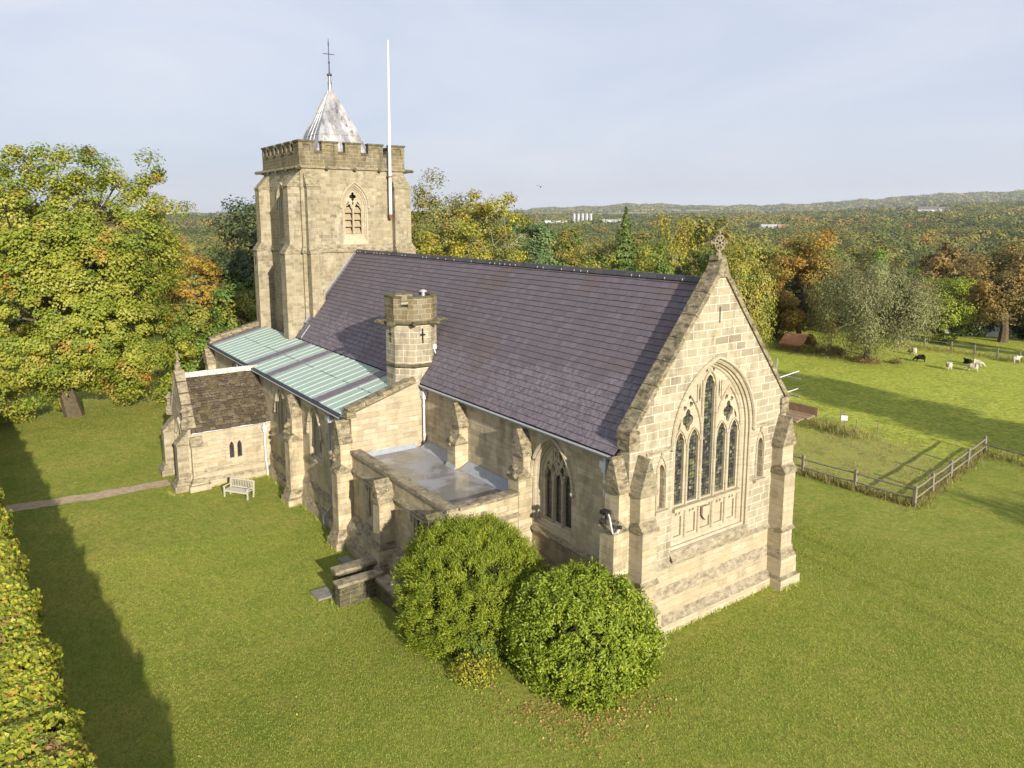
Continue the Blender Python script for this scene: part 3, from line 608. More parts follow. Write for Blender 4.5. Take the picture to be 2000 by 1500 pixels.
def ew_extra(mb):
    d = 0.30
    for s in (-1, 1):
        for h, zz in ((0.33, 0), ):
            mb.tube([east(YC+s*0.40, 3.12, d), east(YC+s*0.40, 9.15, d)], 0.055, 6)
        mb.tube(archline(east, YC+s*1.17, 0.77, 7.0, 1.75, d, 10, 3.88), 0.05, 6)
        mb.tube([east(YC+s*1.17, 3.12, d), east(YC+s*1.17, 7.0, d)], 0.045, 6)
        mb.tube(archline(east, YC+s*1.565, 0.30, 6.85, 0.55, d, 6, 0), 0.035, 5); mb.tube(archline(east, YC+s*0.80, 0.32, 6.85, 0.55, d, 6, 0), 0.035, 5)
        mb.tube([east(YC+s*0.70, 8.3, d), east(YC+s*0.70, 9.05, d)], 0.03, 5)
    mb.tube(archline(east, YC, 0.36, 8.85, 0.65, d, 6, 0), 0.045, 6)
    mb.box(-0.44, -0.12, YC-1.95, YC+1.95, 4.30, 4.44)
    mb.prism([east(YC-0.2, 4.1, d+0.05), east(YC-0.2, 3.75, d+0.05), east(YC, 3.5, d+0.05), east(YC+0.2, 3.75, d+0.05), east(YC+0.2, 4.1, d+0.05)], (0.09, 0, 0))
lights = []; blind = []; holes = []
for s in (-1, 1):
    lights += [arch(YC+s*1.565, 0.235, 4.5, 6.88, 0.42, 7, 0.2), arch(YC+s*0.80, 0.265, 4.5, 6.88, 0.44, 7, 0.2)]
    holes += [foil(YC+s*1.17, 7.72, 0.25, 4, 0.3, 0.0, 28, 1.45), foil(YC+s*1.02, 8.32, 0.10, 3, 0.25, 0, 14), foil(YC+s*1.36, 8.2, 0.09, 3, 0.25, 0, 14), foil(YC+s*1.1, 8.6, 0.08, 3, 0.2, 0, 12),
              dagger(YC+s*0.56, 8.72, 0.75, 0.055, 0), dagger(YC+s*1.62, 7.55, 0.4, 0.05, s*0.35), foil(YC+s*0.2, 9.5, 0.07, 3, 0.2, 0, 10)]
    for c, hw in ((1.565, 0.215), (0.80, 0.245)):
        blind += [rect(YC+s*c-hw, YC+s*c+hw, 3.22, 4.0)]
        blind += [foil(YC+s*c-0.09, 4.12, 0.06, 3, 0.2, 0, 10), foil(YC+s*c+0.09, 4.12, 0.06, 3, 0.2, 0, 10)]
lights.append(arch(YC, 0.30, 4.5, 8.85, 0.47, 7, 0.2)); blind.append(rect(YC-0.3, YC+0.3, 3.22, 4.2))
gothic_window('east_window', east, YC, ew_A, ew_B, lights, 'stained', holes, True, ew_extra, 0.34, 0.13, 12, 'dressed', blind)
mb = MB()                                                # sloping sill under the window
mb.prism([(0.0, YC-2.3, 2.85), (0.0, YC+2.3, 2.85), (0.16, YC+2.3, 2.62), (0.16, YC-2.3, 2.62)][::1], (0, 0, -0.1)); mb.build('window_sill', 'ledge', church)
# ---- gable coping, kneelers, saddle stone and cross
mb = MB()
def coping(mb, x0, x1, ya, za, yb, zb_, th, seg=0.95, mi=0, gap=0.012):
    a = V(0, ya, za); b = V(0, yb, zb_); L = (b-a).length; d = (b-a)/L; nrm = V(0, -d.z, d.y) if d.y > 0 else V(0, d.z, -d.y); k = max(1, int(L/seg))
    if nrm.z < 0: nrm = -nrm
    for i in range(k):
        p = a+d*(L*i/k+gap); q = a+d*(L*(i+1)/k-gap); e = random.uniform(0, 0.012)
        mb.obox(((p+q)/2)+nrm*th/2+V((x0+x1)/2, 0, 0), (abs(x1-x0)/2+e, 0, 0), (q-p)/2, nrm*(th/2+e), 0.5, mi)
for s in (0, 1):
    f = (lambda y: 9-y) if s else (lambda y: y)
    coping(mb, -0.55, 0.09, f(0.0), 7.72, f(4.42), 7.72+KS*4.42, 0.17)
    y0, y1 = sorted((f(-0.10), f(0.42)))
    mb.box(-0.52, 0.07, y0, y1, 7.22, 7.62); mb.box(-0.55, 0.11, y0-0.02, y1-0.05, 7.62, 7.92, jit=0.02)
mb.prism([(-0.5, 4.12, 13.05), (-0.5, 4.88, 13.05), (-0.5, 4.62, 13.72), (-0.5, 4.38, 13.72)][::1], (0.6, 0, 0))
mb.box(-0.42, 0.0, 4.28, 4.72, 13.66, 13.84, jit=0.015)
mb.build('gable_coping', 'coping', church)
mb = MB(); cx, cz = -0.2, 14.30; yc = 4.52
mb.tube([(cx, yc, 13.78), (cx, yc, cz-0.28)], [0.16, 0.07], 8)
for i in range(24):
    a0, a1 = 2*math.pi*i/24, 2*math.pi*(i+1)/24
    mb.bar((cx, yc+0.27*math.cos(a0), cz+0.27*math.sin(a0)), (cx, yc+0.27*math.cos(a1), cz+0.27*math.sin(a1)), 0.07, 0.10, upv=(1, 0, 0))
for i in range(8):
    a0 = math.pi*i/4; L = 0.44 if i % 2 == 0 else 0.33
    mb.bar((cx, yc, cz), (cx, yc+L*math.cos(a0), cz+L*math.sin(a0)), 0.06, 0.09, upv=(1, 0, 0))
    if i % 2 == 0: mb.lathe([(0.02, -0.07), (0.075, 0), (0.02, 0.07)], (cx, yc+L*math.cos(a0), cz+L*math.sin(a0)), 7)
mb.build('gable_cross', 'coping', church)
# ---- chancel south wall with window
south = FS(0.0)
cw_A = (1.22, 2.72, 4.75, 1.78); cw_B = (0.98, 2.98, 4.75, 1.52); XC = -4.28
mb = MB()
mb.plate(south, [(-14.7, -1.2), (-0.465, -1.2), (-0.465, 7.25), (-14.7, 7.25)], [arch(XC, *cw_A, n=10)], 0.0, 0.4, back=False)
plinth(mb, south, -5.5, -0.8, -1.2, [(1.6, 1.25, 0.14), (0.6, 0.36, 0.4)], (0, 1)); string(mb, south, -5.5, -0.75, 2.5, 0.12, 0.24, 1)
mb.build('chancel_wall', ['wall', 'lichen'], church)
lights = [arch(XC+k*0.60, 0.232, 3.02, 4.72, 0.50, 7, 0.12) for k in (-1, 0, 1)]
holes = [dagger(XC-0.30, 5.30, 0.62, 0.15, 0.35, 0.04), dagger(XC+0.30, 5.30, 0.62, 0.15, -0.35, -0.04), dagger(XC-0.13, 5.86, 0.42, 0.09, 0.2), dagger(XC+0.15, 5.86, 0.42, 0.09, -0.2), foil(XC, 5.50, 0.09, 4, .3, 0, 14),
         dagger(XC-0.66, 5.33, 0.42, 0.07, -0.45), dagger(XC+0.66, 5.33, 0.42, 0.07, 0.45), dagger(XC-0.36, 5.74, 0.3, 0.05, -0.5), dagger(XC+0.38, 5.74, 0.3, 0.05, 0.5)]
def cw_extra(mb):
    d = 0.31
    for k in (-0.5, 0.5): mb.tube([south(XC+k*0.60, 2.95, d), south(XC+k*0.60, 4.9, d)], 0.05, 6)
    for k in (-1, 0, 1):
        mb.tube(archline(south, XC+k*0.60, 0.27, 4.70, 0.66, d, 7, 0), 0.036, 5)
    for k in (-1, 1):
        mb.tube([south(XC+k*0.30, 4.9, d), south(XC+k*0.44, 5.15, d), south(XC+k*0.38, 5.45, d), south(XC+k*0.10, 5.65, d), south(XC+k*0.03, 5.95, d), south(XC+k*0.2, 6.2, d)], 0.036, 5)
        mb.tube([south(XC+k*0.03, 5.05, d), south(XC+k*0.12, 5.3, d), south(XC+k*0.32, 5.62, d), south(XC+k*0.30, 5.95, d)], 0.034, 5)
gothic_window('chancel_window', south, XC, cw_A, cw_B, lights, 'leaded', holes, True, cw_extra, 0.34, 0.12, 10, 'dressed')
# hidden sides of nave and chancel, so that the body is closed
mb = MB(); mb.box(-32.6, -0.46, 8.6, 8.98, -1.2, 7.25); mb.box(-33.0, -14.72, -0.02, 0.4, -1.2, 6.7); mb.build('nave_wall', 'wall', church)
# ---- main slate roof, slate by slate
def slate_roof(name, xa, xb, seg, row, wd, m, parent, under=True, lift=0.022, edge=0.0, jit=0.012, wjit=0.25, sag=0.0):
    """seg: [(y, z), ...] from the eave up the slope"""
    mb = MB()
    P = [V(0, y, z) for y, z in seg]; Ls = [(b-a).length for a, b in zip(P, P[1:])]; T = sum(Ls)
    def at(s):
        for a, b, L in zip(P, P[1:], Ls):
            if s <= L or b is P[-1]: return a+(b-a)*(s/L), (b-a)/L
            s -= L
    rows = int(round(T/row)); sgn = 1 if P[-1].y > P[0].y else -1
    for i in range(rows):
        s0 = T*i/rows; s1 = min(T, T*(i+1)/rows+0.02)
        p0, d = at(s0); p1, _ = at(s1); nrm = V(0, -d.z*sgn, d.y*sgn); nrm = nrm if nrm.z > 0 else -nrm
        x = xa-(random.random()*wd)
        while x < xb:
            x2 = min(xb, x+wd*(1+random.uniform(-wjit, wjit))); x1 = max(xa, x)
            if x2-x1 > 0.02:
                e = lift+random.uniform(-jit, jit)*0.6; q = random.uniform(-jit, jit); t = random.random()
                a = p0+nrm*e-d*q; b = p1+nrm*0.004
                if sag: a = a+V(0, 0, -sag*math.sin(math.pi*(x1-xa)/(xb-xa)))*1.0; b = b+V(0, 0, -sag*math.sin(math.pi*(x1-xa)/(xb-xa)))
                g = 0.0022
                q4 = [V(x1+g, a.y, a.z), V(x2-g, a.y, a.z), V(x2-g, b.y, b.z), V(x1+g, b.y, b.z)]
                dn = nrm*(e+0.012)
                fr_ = [q4[0]-dn, q4[1]-dn, q4[1], q4[0]]
                if sgn < 0: q4 = q4[::-1]; fr_ = fr_[::-1]
                mb.face(q4, t); mb.face(fr_, t*0.6, 1)
            x = x2
    o = mb.build(name, [m, 'slate_edge'], parent)
    if under:
        u = MB()
        for a, b in zip(P, P[1:]):
            f = [V(xa, a.y, a.z-0.02), V(xb, a.y, a.z-0.02), V(xb, b.y, b.z-0.02), V(xa, b.y, b.z-0.02)]
            u.face(f if sgn > 0 else f[::-1])
            g = [p-V(0, 0, 0.1) for p in f]; u.face(g[::-1] if sgn > 0 else g)
        a = P[0]; u.box(xa, xb, a.y-0.01, a.y+0.03, a.z-0.12, a.z-0.015)
        u.build('underlay', 'shadowgap', o)
    return o
roof = slate_roof('slate_roof', -32.6, -0.47, [(-0.264, 6.99), (4.5, ZR)], 0.285, 0.36, 'slate', church, True, 0.034, 0, 0.008, 0.3)
slate_roof('north_slate_roof', -32.6, -0.47, [(9.264, 6.99), (4.5, ZR)], 0.285, 0.9, 'slate', church)
mb = MB(); x = -32.55
while x < -0.6:                                           # ridge tiles
    x2 = min(-0.55, x+0.46)
    a = 0.17; mb.prism([(x+0.01, 4.5-a, ZR-0.13), (x+0.01, 4.5-a-0.02, ZR-0.10), (x+0.01, 4.44, ZR+0.09), (x+0.01, 4.56, ZR+0.09), (x+0.01, 4.5+a+0.02, ZR-0.10), (x+0.01, 4.5+a, ZR-0.13)][::-1], (x2-x-0.02, 0, 0), random.random()*0.3)
    if random.random() < 0.5: mb.box(x-0.006, x+0.010, 4.5-a-0.025, 4.5-0.1, ZR-0.11, ZR-0.02, 1.0)
    x = x2
mb.build('ridge_tiles', tintmat('ridge_tile', [(0, (0.05, 0.047, 0.052)), (0.4, (0.09, 0.085, 0.088)), (0.9, (0.10, 0.09, 0.09)), (1, (0.34, 0.31, 0.27))], 0.7, 0.3), church)
mb = MB()                                                 # flashing against the tower, gutters
for (ya, yb) in ((0.45, 4.48), (-0.26, 0.40)):
    xx = -31.62 if ya < 0 else -32.48
    mb.bar((xx, ya, rz(ya)+0.05), (xx, yb, rz(yb)+0.05), 0.18, 0.10)
mb.box(-32.5, -31.55, -0.28, 0.42, 7.0, 7.05); mb.bar((-32.0, -0.22, rz(-0.22)+0.02), (-32.0, 0.44, rz(0.44)+0.02), 0.95, 0.06)
mb.build('roof_flashing', 'flash', church)
mb = MB(); mb.bar((-32.56, 0.40, rz(0.40)+0.16), (-32.56, 4.46, rz(4.46)+0.14), 0.05, 0.09); mb.bar((-31.55, -0.24, rz(-0.24)+0.1), (-31.55, 0.40, rz(0.40)+0.1), 0.05, 0.07); mb.build('mortar_fillet', 'felt_edge', church)
mb = MB(); mb.tube([(-14.75, -0.33, 6.90), (-0.6, -0.33, 6.90)], 0.055, 6); mb.box(-14.7, -0.62, -0.275, -0.02, 6.78, 6.86)
gutter = mb.build('gutter', 'grey_paint', church)
mb = MB(); mb.bar((-14.7, -0.385, 6.925), (-0.6, -0.385, 6.925), 0.02, 0.03); mb.build('gutter_lip', 'white_paint', gutter)
# chancel buttresses
buttress('buttress', (-10.87, 0, 0), (1, 0, 0), (0, -1, 0), 0.72, [(0.70, 4.95), (0.46, 5.75)], -1.0, (5.72, 6.72), ('wall', 'coping'), None, 5.05)
buttress('buttress', (-5.93, 0, 0), (1, 0, 0), (0, -1, 0), 0.74, [(0.70, 4.75), (0.46, 5.72)], -1.0, (5.70, 6.66), ('wall', 'coping'), None, 4.9)
PL = [(0.16, 1.25, 1.6), (0.30, 0.42, 0.62)]
buttress('buttress', (-0.365, 0, 0), (1, 0, 0), (0, -1, 0), 0.72, [(0.66, 4.42), (0.45, 5.86)], -1.2, (5.85, 6.95), ('wall', 'coping'), PL)
buttress('buttress', (0, 0.435, 0), (0, 1, 0), (1, 0, 0), 0.73, [(0.66, 4.45), (0.50, 5.78)], -1.2, (5.75, 6.95), ('ashlar', 'lichen'), PL)
buttress('buttress', (0, 8.56, 0), (0, 1, 0), (1, 0, 0), 0.73, [(0.66, 4.95), (0.50, 6.12)], -1.2, (6.1, 7.15), ('ashlar', 'lichen'), PL)
buttress('buttress', (-0.365, 9, 0), (-1, 0, 0), (0, 1, 0), 0.72, [(0.66, 4.95), (0.45, 5.9)], -1.2, (5.9, 6.9), ('ashlar', 'lichen'), PL)
for yy in (0.435, 8.56): 
    mb = MB(); fr = frame((0.66, yy, 0), (0, 1, 0), (1, 0, 0)); string(mb, fr, -0.42, 0.42, 2.43, 0.09, 0.2); mb.build('string_course', 'lichen', church)
# ---- south aisle
AY = -4.0; asouth = FS(AY); az_ = lambda y: 5.9+(y+4.25)*(6.93-5.9)/3.99
aw_A = (0.88, 2.25, 3.75, 1.5); aw_B = (0.56, 2.6, 3.75, 1.05)
AX = [-19.45, -24.85, -34.6]
mb = MB()
mb.plate(asouth, rect(-40.5, -14.62, -1.3, 5.86), [arch(x, *aw_A, n=8) for x in AX], 0.0, 0.4, back=False)
plinth(mb, asouth, -40.5, -15.4, -1.3, [(0.95, 0.62, 0.14), (0.1, -0.12, 0.30)], (0, 1))
mb.build('aisle_wall', ['wall', 'lichen'], church)
for x in AX:
    L = [arch(x+k*0.29, 0.185, 2.66, 3.75, 0.42, 6, 0.1) for k in (-1, 1)]
    H = [foil(x, 4.35, 0.13, 4, 0.3, 0, 18, 1.3), dagger(x-0.27, 4.25, 0.25, 0.05, -0.3), dagger(x+0.27, 4.25, 0.25, 0.05, 0.3)]
    gothic_window('aisle_window', asouth, x, aw_A, aw_B, L, 'leaded', H, True, None, 0.42, 0.10, 8, 'dressed')
aeast = FE(-14.6)
mb = MB()
mb.plate(aeast, [(-3.995, -1.3), (0.35, -1.3), (0.35, 7.2), (-0.3, 7.08), (-3.85, 5.98), (-3.995, 5.98)], [], 0.0, 0.42)
mb.build('aisle_east_wall', 'ashlar', church)
mb = MB()
coping(mb, -15.08, -14.53, -4.12, 6.02, -0.5, 7.12, 0.22, 0.85)
mb.box(-15.08, -14.53, -4.22, -3.75, 5.78, 6.12, jit=0.02)
mb.build('aisle_coping', 'coping', church); mb = MB()
coping(mb, -40.55, -39.95, -4.2, 6.02, -0.3, 7.05, 0.3, 0.8); mb.box(-40.55, -39.95, -4.3, -3.85, 5.6, 6.08)
mb.build('aisle_coping', 'coping', church)
mb = MB(); mb.plate(FE(-40.05), [(-4.0, -1.3), (0.4, -1.3), (0.4, 7.0), (-4.0, 5.95)], [], 0, 0.4); mb.build('aisle_west_wall', 'wall', church)
# green copper roof with batten rolls and dark replacement strips
mb = MB(); y0, y1 = -4.28, -0.22
def apt(x, y, e=0.0): return V(x, y, az_(y)+e)
mb.face([apt(-40.0, y0), apt(-15.05, y0), apt(-15.05, y1), apt(-40.0, y1)])
mb.face([apt(-40.0, y0, -0.1), apt(-40.0, y1, -0.1), apt(-15.05, y1, -0.1), apt(-15.05, y0, -0.1)])
x = -39.4; dark = [(-30.55, -29.55), (-26.6, -25.7), (-18.85, -17.95)]
while x < -15.2:
    if not any(a-0.05 < x < b+0.05 for a, b in dark):
        mb.tube([apt(x, y0+0.03, -0.012), apt(x, y1, -0.012)], 0.045, 8)
    x += 0.8
croof = mb.build('copper_roof', 'copper', church)
for a, b in dark+[(-39.98, -39.25)]:
    mb = MB(); mb.prism([apt(a, y0-0.01, 0.006), apt(b, y0-0.01, 0.006), apt(b, y1, 0.006), apt(a, y1, 0.006)], (0, 0, 0.025))
    for e in (a, b): mb.tube([apt(e, y0, 0.02), apt(e, y1, 0.02)], 0.035, 5)
    mb.build('roof_strip', 'flash', croof)
mb = MB()                                                # cross welts
x = -39.0
while x < -15.5:
    L = random.uniform(0.45, 0.75)
    if random.random() < 0.8: mb = MB(); mb.prism([apt(x, -2.22, 0.013), apt(x+L, -2.22, 0.013), apt(x+L, -2.17, 0.013), apt(x, -2.17, 0.013)], (0, 0, 0.012)); mb.build('welt', 'flash', croof)
    x += 0.8
mb = MB(); mb.tube([(-40.2, -4.36, 5.80), (-15.1, -4.36, 5.80)], 0.075, 6); mb.build('aisle_gutter', 'iron', church)
mb = MB(); mb.bar((-40.2, -4.45, 5.75), (-15.05, -4.45, 5.75), 0.02, 0.045); mb.build('aisle_gutter_lip', 'white_paint', church)
APL = [(0.14, 0.0, 0.32), (0.26, -0.25, -0.05)]
buttress('buttress', (-14.97, AY, 0), (1, 0, 0), (0, -1, 0), 0.70, [(0.80, 3.2), (0.58, 4.68)], -1.3, (4.66, 5.62), ('wall', 'coping'), APL, 4.0)
buttress('buttress', (-21.75, AY, 0), (1, 0, 0), (0, -1, 0), 0.74, [(0.80, 3.1), (0.58, 4.5)], -1.3, (4.5, 5.55), ('wall', 'coping'), APL, 3.75)
buttress('buttress', (-40.1, AY, 0), (1, 0, 0), (0, -1, 0), 0.8, [(0.80, 3.1), (0.58, 4.5)], -1.3, (4.5, 5.5), ('wall', 'coping'), APL)
def downpipe(name, top, bot, m, shoe=None, hop=True):
    mb = MB(); t = Vector(top); b = Vector(bot); pts = [t, b]
    if shoe: pts = [t, V(t.x, t.y, shoe[0])]+[Vector(p) for p in shoe[1:]]
    mb.tube(pts, 0.055, 8)
    z = t.z-0.5
    while z > pts[1].z+0.2: mb.tube([(t.x, t.y, z-0.05), (t.x, t.y, z+0.05)], 0.075, 8); z -= 1.5
    o = mb.build(name, m, church)
    if hop:
        h = MB(); h.prism([(t.x-0.16, t.y-0.13, t.z), (t.x+0.16, t.y-0.13, t.z), (t.x+0.16, t.y+0.13, t.z), (t.x-0.16, t.y+0.13, t.z)], (0, 0, 0.28))
        h.prism([(t.x-0.1, t.y-0.09, t.z-0.14), (t.x+0.1, t.y-0.09, t.z-0.14), (t.x+0.1, t.y+0.09, t.z-0.14), (t.x-0.1, t.y+0.09, t.z-0.14)], (0, 0, 0.14)); h.tube([(t.x, t.y, t.z+0.28), (t.x, t.y, t.z+0.4)], 0.06, 6)
        h.build('hopper', m, o)
    return o
downpipe('downpipe', (-17.0, -4.16, 5.15), (-17.0, -4.16, 0), 'grey_paint', (0.75, (-17.0, -4.2, 0.6), (-17.45, -4.42, 0.0), (-17.45, -4.46, -0.62)))
downpipe('downpipe', (-14.42, -0.16, 6.35), (-14.42, -0.16, 3.95), 'white_paint')
downpipe('downpipe', (-33.0, -4.15, 5.2), (-33.0, -4.15, -0.5), 'white_paint')
downpipe('downpipe', (-1.05, -0.17, 6.35), (-1.05, -0.17, 5.3), 'white_paint')
# ---- stair turret
TX, TY, TR = -15.9, 0.0, 1.2
def octo(r, z, cx=TX, cy=TY): 
    s = r*math.tan(math.pi/8)
    return [V(cx+a, cy+b, z) for a, b in ((r, -s), (r, s), (s, r), (-s, r), (-r, s), (-r, -s), (-s, -r), (s, -r))]
def octband(mb, z0, z1, r0, r1, mi=0):
    a = octo(r0, z0); b = octo(r1, z1)
    for i in range(8): mb.face([a[i], a[(i+1) % 8], b[(i+1) % 8], b[i]], 0.5, mi)
mb = MB()
octband(mb, 3.0, 10.0, TR, TR); octband(mb, 10.0, 10.85, TR+0.03, TR+0.03, 2)
for (z, h, e) in ((7.85, 0.16, 0.08), (10.02, 0.2, 0.14)):
    octband(mb, z-h*0.6, z-h*0.1, TR, TR+e, 1); octband(mb, z-h*0.1, z+h*0.2, TR+e, TR+e, 1); octband(mb, z+h*0.2, z+h*0.7, TR+e, TR, 1)
a = octo(TR+0.05, 10.85); b = octo(TR-0.24, 10.85); c_ = octo(TR-0.24, 10.4)
for i in range(8): mb.face([a[i], a[(i+1) % 8], b[(i+1) % 8], b[i]], 0.5, 1); mb.face([b[i], b[(i+1) % 8], c_[(i+1) % 8], c_[i]], 0.5, 0)
mb.face(octo(TR-0.2, 10.45), 0.5, 1)
turret = mb.build('stair_turret', ['gable', 'mossy', 'parapet'], church)
mb = MB()
for i in (0, 2, 4, 6):                                    # merlons over the cardinal facets
    mb = MB(); o_, n_ = octo(TR+0.04, 0), octo(TR-0.25, 0); j = i; 
    p0, p1 = o_[j], o_[(j+1) % 8]; q0, q1 = n_[j], n_[(j+1) % 8]; pm = o_[(j-1) % 8]; qm = n_[(j-1) % 8]; pp = o_[(j+2) % 8]; qp = n_[(j+2) % 8]
    f = 0.26
    lo = [p0.lerp(pm, f), p0, p1, p1.lerp(pp, f), q1.lerp(qp, f), q1, q0, q0.lerp(qm, f)]
    mb.prism([v+V(0, 0, 10.85) for v in lo], (0, 0, 0.42), 0.5, 0)
    cc = sum(lo, V(0, 0, 0))/8
    mb.prism([cc+(v-cc)*1.05+V(0, 0, 11.27) for v in lo], (0, 0, 0.09), 0.5, 1); mb.build('merlon', ['parapet', 'mossy'], turret)
mb = MB()
for ang in (-67.5, -22.5, 22.5, -112.5, 67.5):
    mb = MB(); a = math.radians(ang); d = V(math.cos(a), math.sin(a), 0); c = V(TX, TY, 10.0)
    mb.tube([c+d*1.2, c+d*1.5, c+d*1.72+V(0, 0, 0.05), c+d*1.85], [0.16, 0.13, 0.12, 0.05], 6); mb.build('gargoyle', 'mossy', turret)
mb = MB()
for (U, Nn, o_) in (((0, 1, 0), (1, 0, 0), (TX+TR, TY, 0)), ((1, 0, 0), (0, -1, 0), (TX, TY-TR, 0))):
    fr = frame(o_, U, Nn); mb = MB()
    mb.plate(fr, [(-.045, 9.0), (.045, 9.0), (.045, 9.38), (.15, 9.38), (.15, 9.47), (.045, 9.47), (.045, 9.75), (-.045, 9.75), (-.045, 9.47), (-.15, 9.47), (-.15, 9.38), (-.045, 9.38)], [], -0.004, 0.02, back=False); mb.build('cross_slit', 'shadowgap', turret)  # flat dark plate, shade of the slit put into its colour
mb = MB(); mb.lathe([(0.09, 10.5), (0.09, 11.45), (0.2, 11.48), (0.2, 11.53), (0.05, 11.6)], (TX+0.15, TY+0.65, 0), 10); mb.build('vent_cowl', 'vent', turret)
mb = MB(); mb.box(-14.84, -14.72, 0.62, 0.80, 8.62, 8.88, jit=0.01); mb.tube([(-14.78, 0.7, 8.62), (-14.72, 0.74, 8.4)], 0.03, 6); mb.build('flood_lamp', 'white_paint', turret)
# ---- flat roofed vestry
VX0, VX1, VY = -14.6, -5.56, -4.0; vs_ = FS(VY); ve = FE(VX1)
def sqwin(u, w_, z0, z1): return rect(u-w_/2, u+w_/2, z0, z1)
mb = MB()
mb.plate(vs_, rect(VX0+0.02, VX1-0.39, -1.6, 4.06), [sqwin(-12.25, 1.15, 1.45, 2.95), sqwin(-7.85, 1.2, 1.45, 2.95)], 0, 0.38)
plinth(mb, vs_, VX0+0.1, VX1, -1.6, [(1.05, 0.45, 0.42), (0.05, -0.2, 0.6)], (0, 1), 0, 0)
mb.plate(ve, rect(VY, -0.72, -1.6, 4.06), [sqwin(-1.95, 1.2, 1.45, 2.95)], 0, 0.38)
string(mb, vs_, VX0+0.05, VX1+0.05, 3.2, 0.12, 0.2, 1); string(mb, ve, VY, -0.7, 3.2, 0.12, 0.2, 1)
vest = mb.build('vestry_wall', ['wall', 'lichen'], church)
for fr, u, ww in ((vs_, -12.25, 1.15), (vs_, -7.85, 1.2), (ve, -1.95, 1.2)):
    mb = MB(); L = [arch(u+k*0.27, 0.17, 1.55, 2.35, 0.3, 6, 0.1) for k in (-1, 1)]; H = [foil(u-0.36, 2.72, .05, 3, .2, 0, 10), foil(u, 2.68, .07, 4, .2, 0, 12), foil(u+0.36, 2.72, .05, 3, .2, 0, 10)]
    mb.plate(fr, rect(u-ww/2-0.02, u+ww/2+0.02, 1.42, 2.98), L+H, 0.24, 0.34, back=False, sides=False)
    for s in (-1, 1): mb.tube([fr(u+s*(ww/2-0.06), 1.45, 0.12), fr(u+s*(ww/2-0.06), 2.95, 0.12)], 0.06, 6)
    mb.tube([fr(u-ww/2+0.06, 2.9, 0.12), fr(u+ww/2-0.06, 2.9, 0.12)], 0.06, 6)
    mb.prism([fr(u-ww/2-0.05, 1.45, 0.25), fr(u+ww/2+0.05, 1.45, 0.25), fr(u+ww/2+0.05, 1.3, -0.12), fr(u-ww/2-0.05, 1.3, -0.12)][::-1], (0, 0, -0.1))
    o = mb.build('vestry_window', 'dressed', church); g = MB(); g.plate(fr, rect(u-ww/2, u+ww/2, 1.45, 2.9), [], 0.31, 0.33, back=False); g.build('glass', 'leaded', o)
    h = MB(); pts = [fr(u-ww/2-0.14, 2.7, -0.05), fr(u-ww/2-0.14, 3.05, -0.05), fr(u+ww/2+0.14, 3.05, -0.05), fr(u+ww/2+0.14, 2.7, -0.05)]; h.tube(pts, 0.06, 6); h.build('hood_mould', 'dressed', o)
mb = MB()                                                # parapet copings
x = VX0+0.02
while x < VX1-0.1:
    x2 = min(VX1+0.02, x+random.uniform(0.7, 0.95)); mb.box(x+.006, x2-.006, VY-0.10, VY+0.42, 4.06, 4.19, jit=0.008); x = x2
y = VY+0.45
while y < -0.75:
    y2 = min(-0.72, y+random.uniform(0.7, 0.95)); mb.box(VX1-0.42, VX1+0.10, y+.006, y2-.006, 4.06, 4.19, jit=0.008); y = y2
mb.build('parapet_coping', 'lichen', church)
mb = MB(); mb.box(VX0, VX1-0.36, VY+0.36, 0.0, 3.6, 3.74); flat = mb.build('flat_roof', 'felt', church)
for pr_, vec in (([(-14.58, -3.62, 3.745), (-14.4, -3.62, 3.745), (-14.58, -3.62, 3.95)], (0, 3.0, 0)), ([(-14.3, -0.02, 3.745), (-14.3, -0.02, 4.02), (-14.3, -0.55, 3.745)], (3.0, 0, 0)),
                ([(-10.4, -0.02, 3.745), (-10.4, -0.02, 4.02), (-10.4, -0.55, 3.745)], (4.0, 0, 0)), ([(-11.27, -0.82, 3.745), (-11.27, -0.70, 3.745), (-11.27, -0.70, 3.9)], (0.8, 0, 0))):
    mb = MB(); mb.prism(pr_, vec); mb.build('roof_upstand', 'felt_edge', flat)
VPL = [(0.12, 0.95, 1.25), (0.25, 0.2, 0.45)]
buttress('buttress', (-10.53, VY, 0), (1, 0, 0), (0, -1, 0), 0.66, [(0.72, 3.18)], -1.6, (3.16, 4.0), ('wall', 'coping'), VPL)
buttress('buttress', (-5.93, VY, 0), (1, 0, 0), (0, -1, 0), 0.7, [(0.72, 3.18)], -1.6, (3.16, 4.0), ('wall', 'mossy'), VPL)
# ---- south porch
PX0, PX1, PS, PXC = -31.5, -27.2, -8.8, -29.35
pe = FE(PX1); ps = FS(PS); pz = lambda x: 2.86+(1-abs(x-PXC)/2.2)*3.0
mb = MB()
mb.plate(pe, rect(PS, AY, -1.4, 2.82), [rect(-6.52, -6.22, 0.86, 1.95), rect(-6.06, -5.76, 0.86, 1.95)], 0, 0.3, back=False)
plinth(mb, pe, PS, AY, -1.4, [(0.42, 0.28, 0.1), (-0.02, -0.22, 0.28)], (0, 1))
mb.build('porch_wall', ['ashlar', 'ledge'], church)
mb = MB(); mb.plate(FE(PX0), rect(PS+0.4, AY, -1.4, 2.82), [], 0.0, 0.25); mb.build('porch_wall', ['ashlar', 'ledge'], church)
mb = MB()
gl = [(PX0+0.26, -1.4), (PX1-0.31, -1.4), (PX1-0.31, 2.8), (PX1-0.004, 2.83), (PX1-0.004, 3.05), (PXC, 6.15), (PX0+0.004, 3.05), (PX0+0.004, 2.83), (PX0+0.26, 2.8)]
mb.plate(ps, gl, [arch(PXC, 1.0, -1.38, 1.5, 1.7, 9)], 0, 0.4)
mb.build('porch_gable_wall', 'tower', church)
mb = MB()
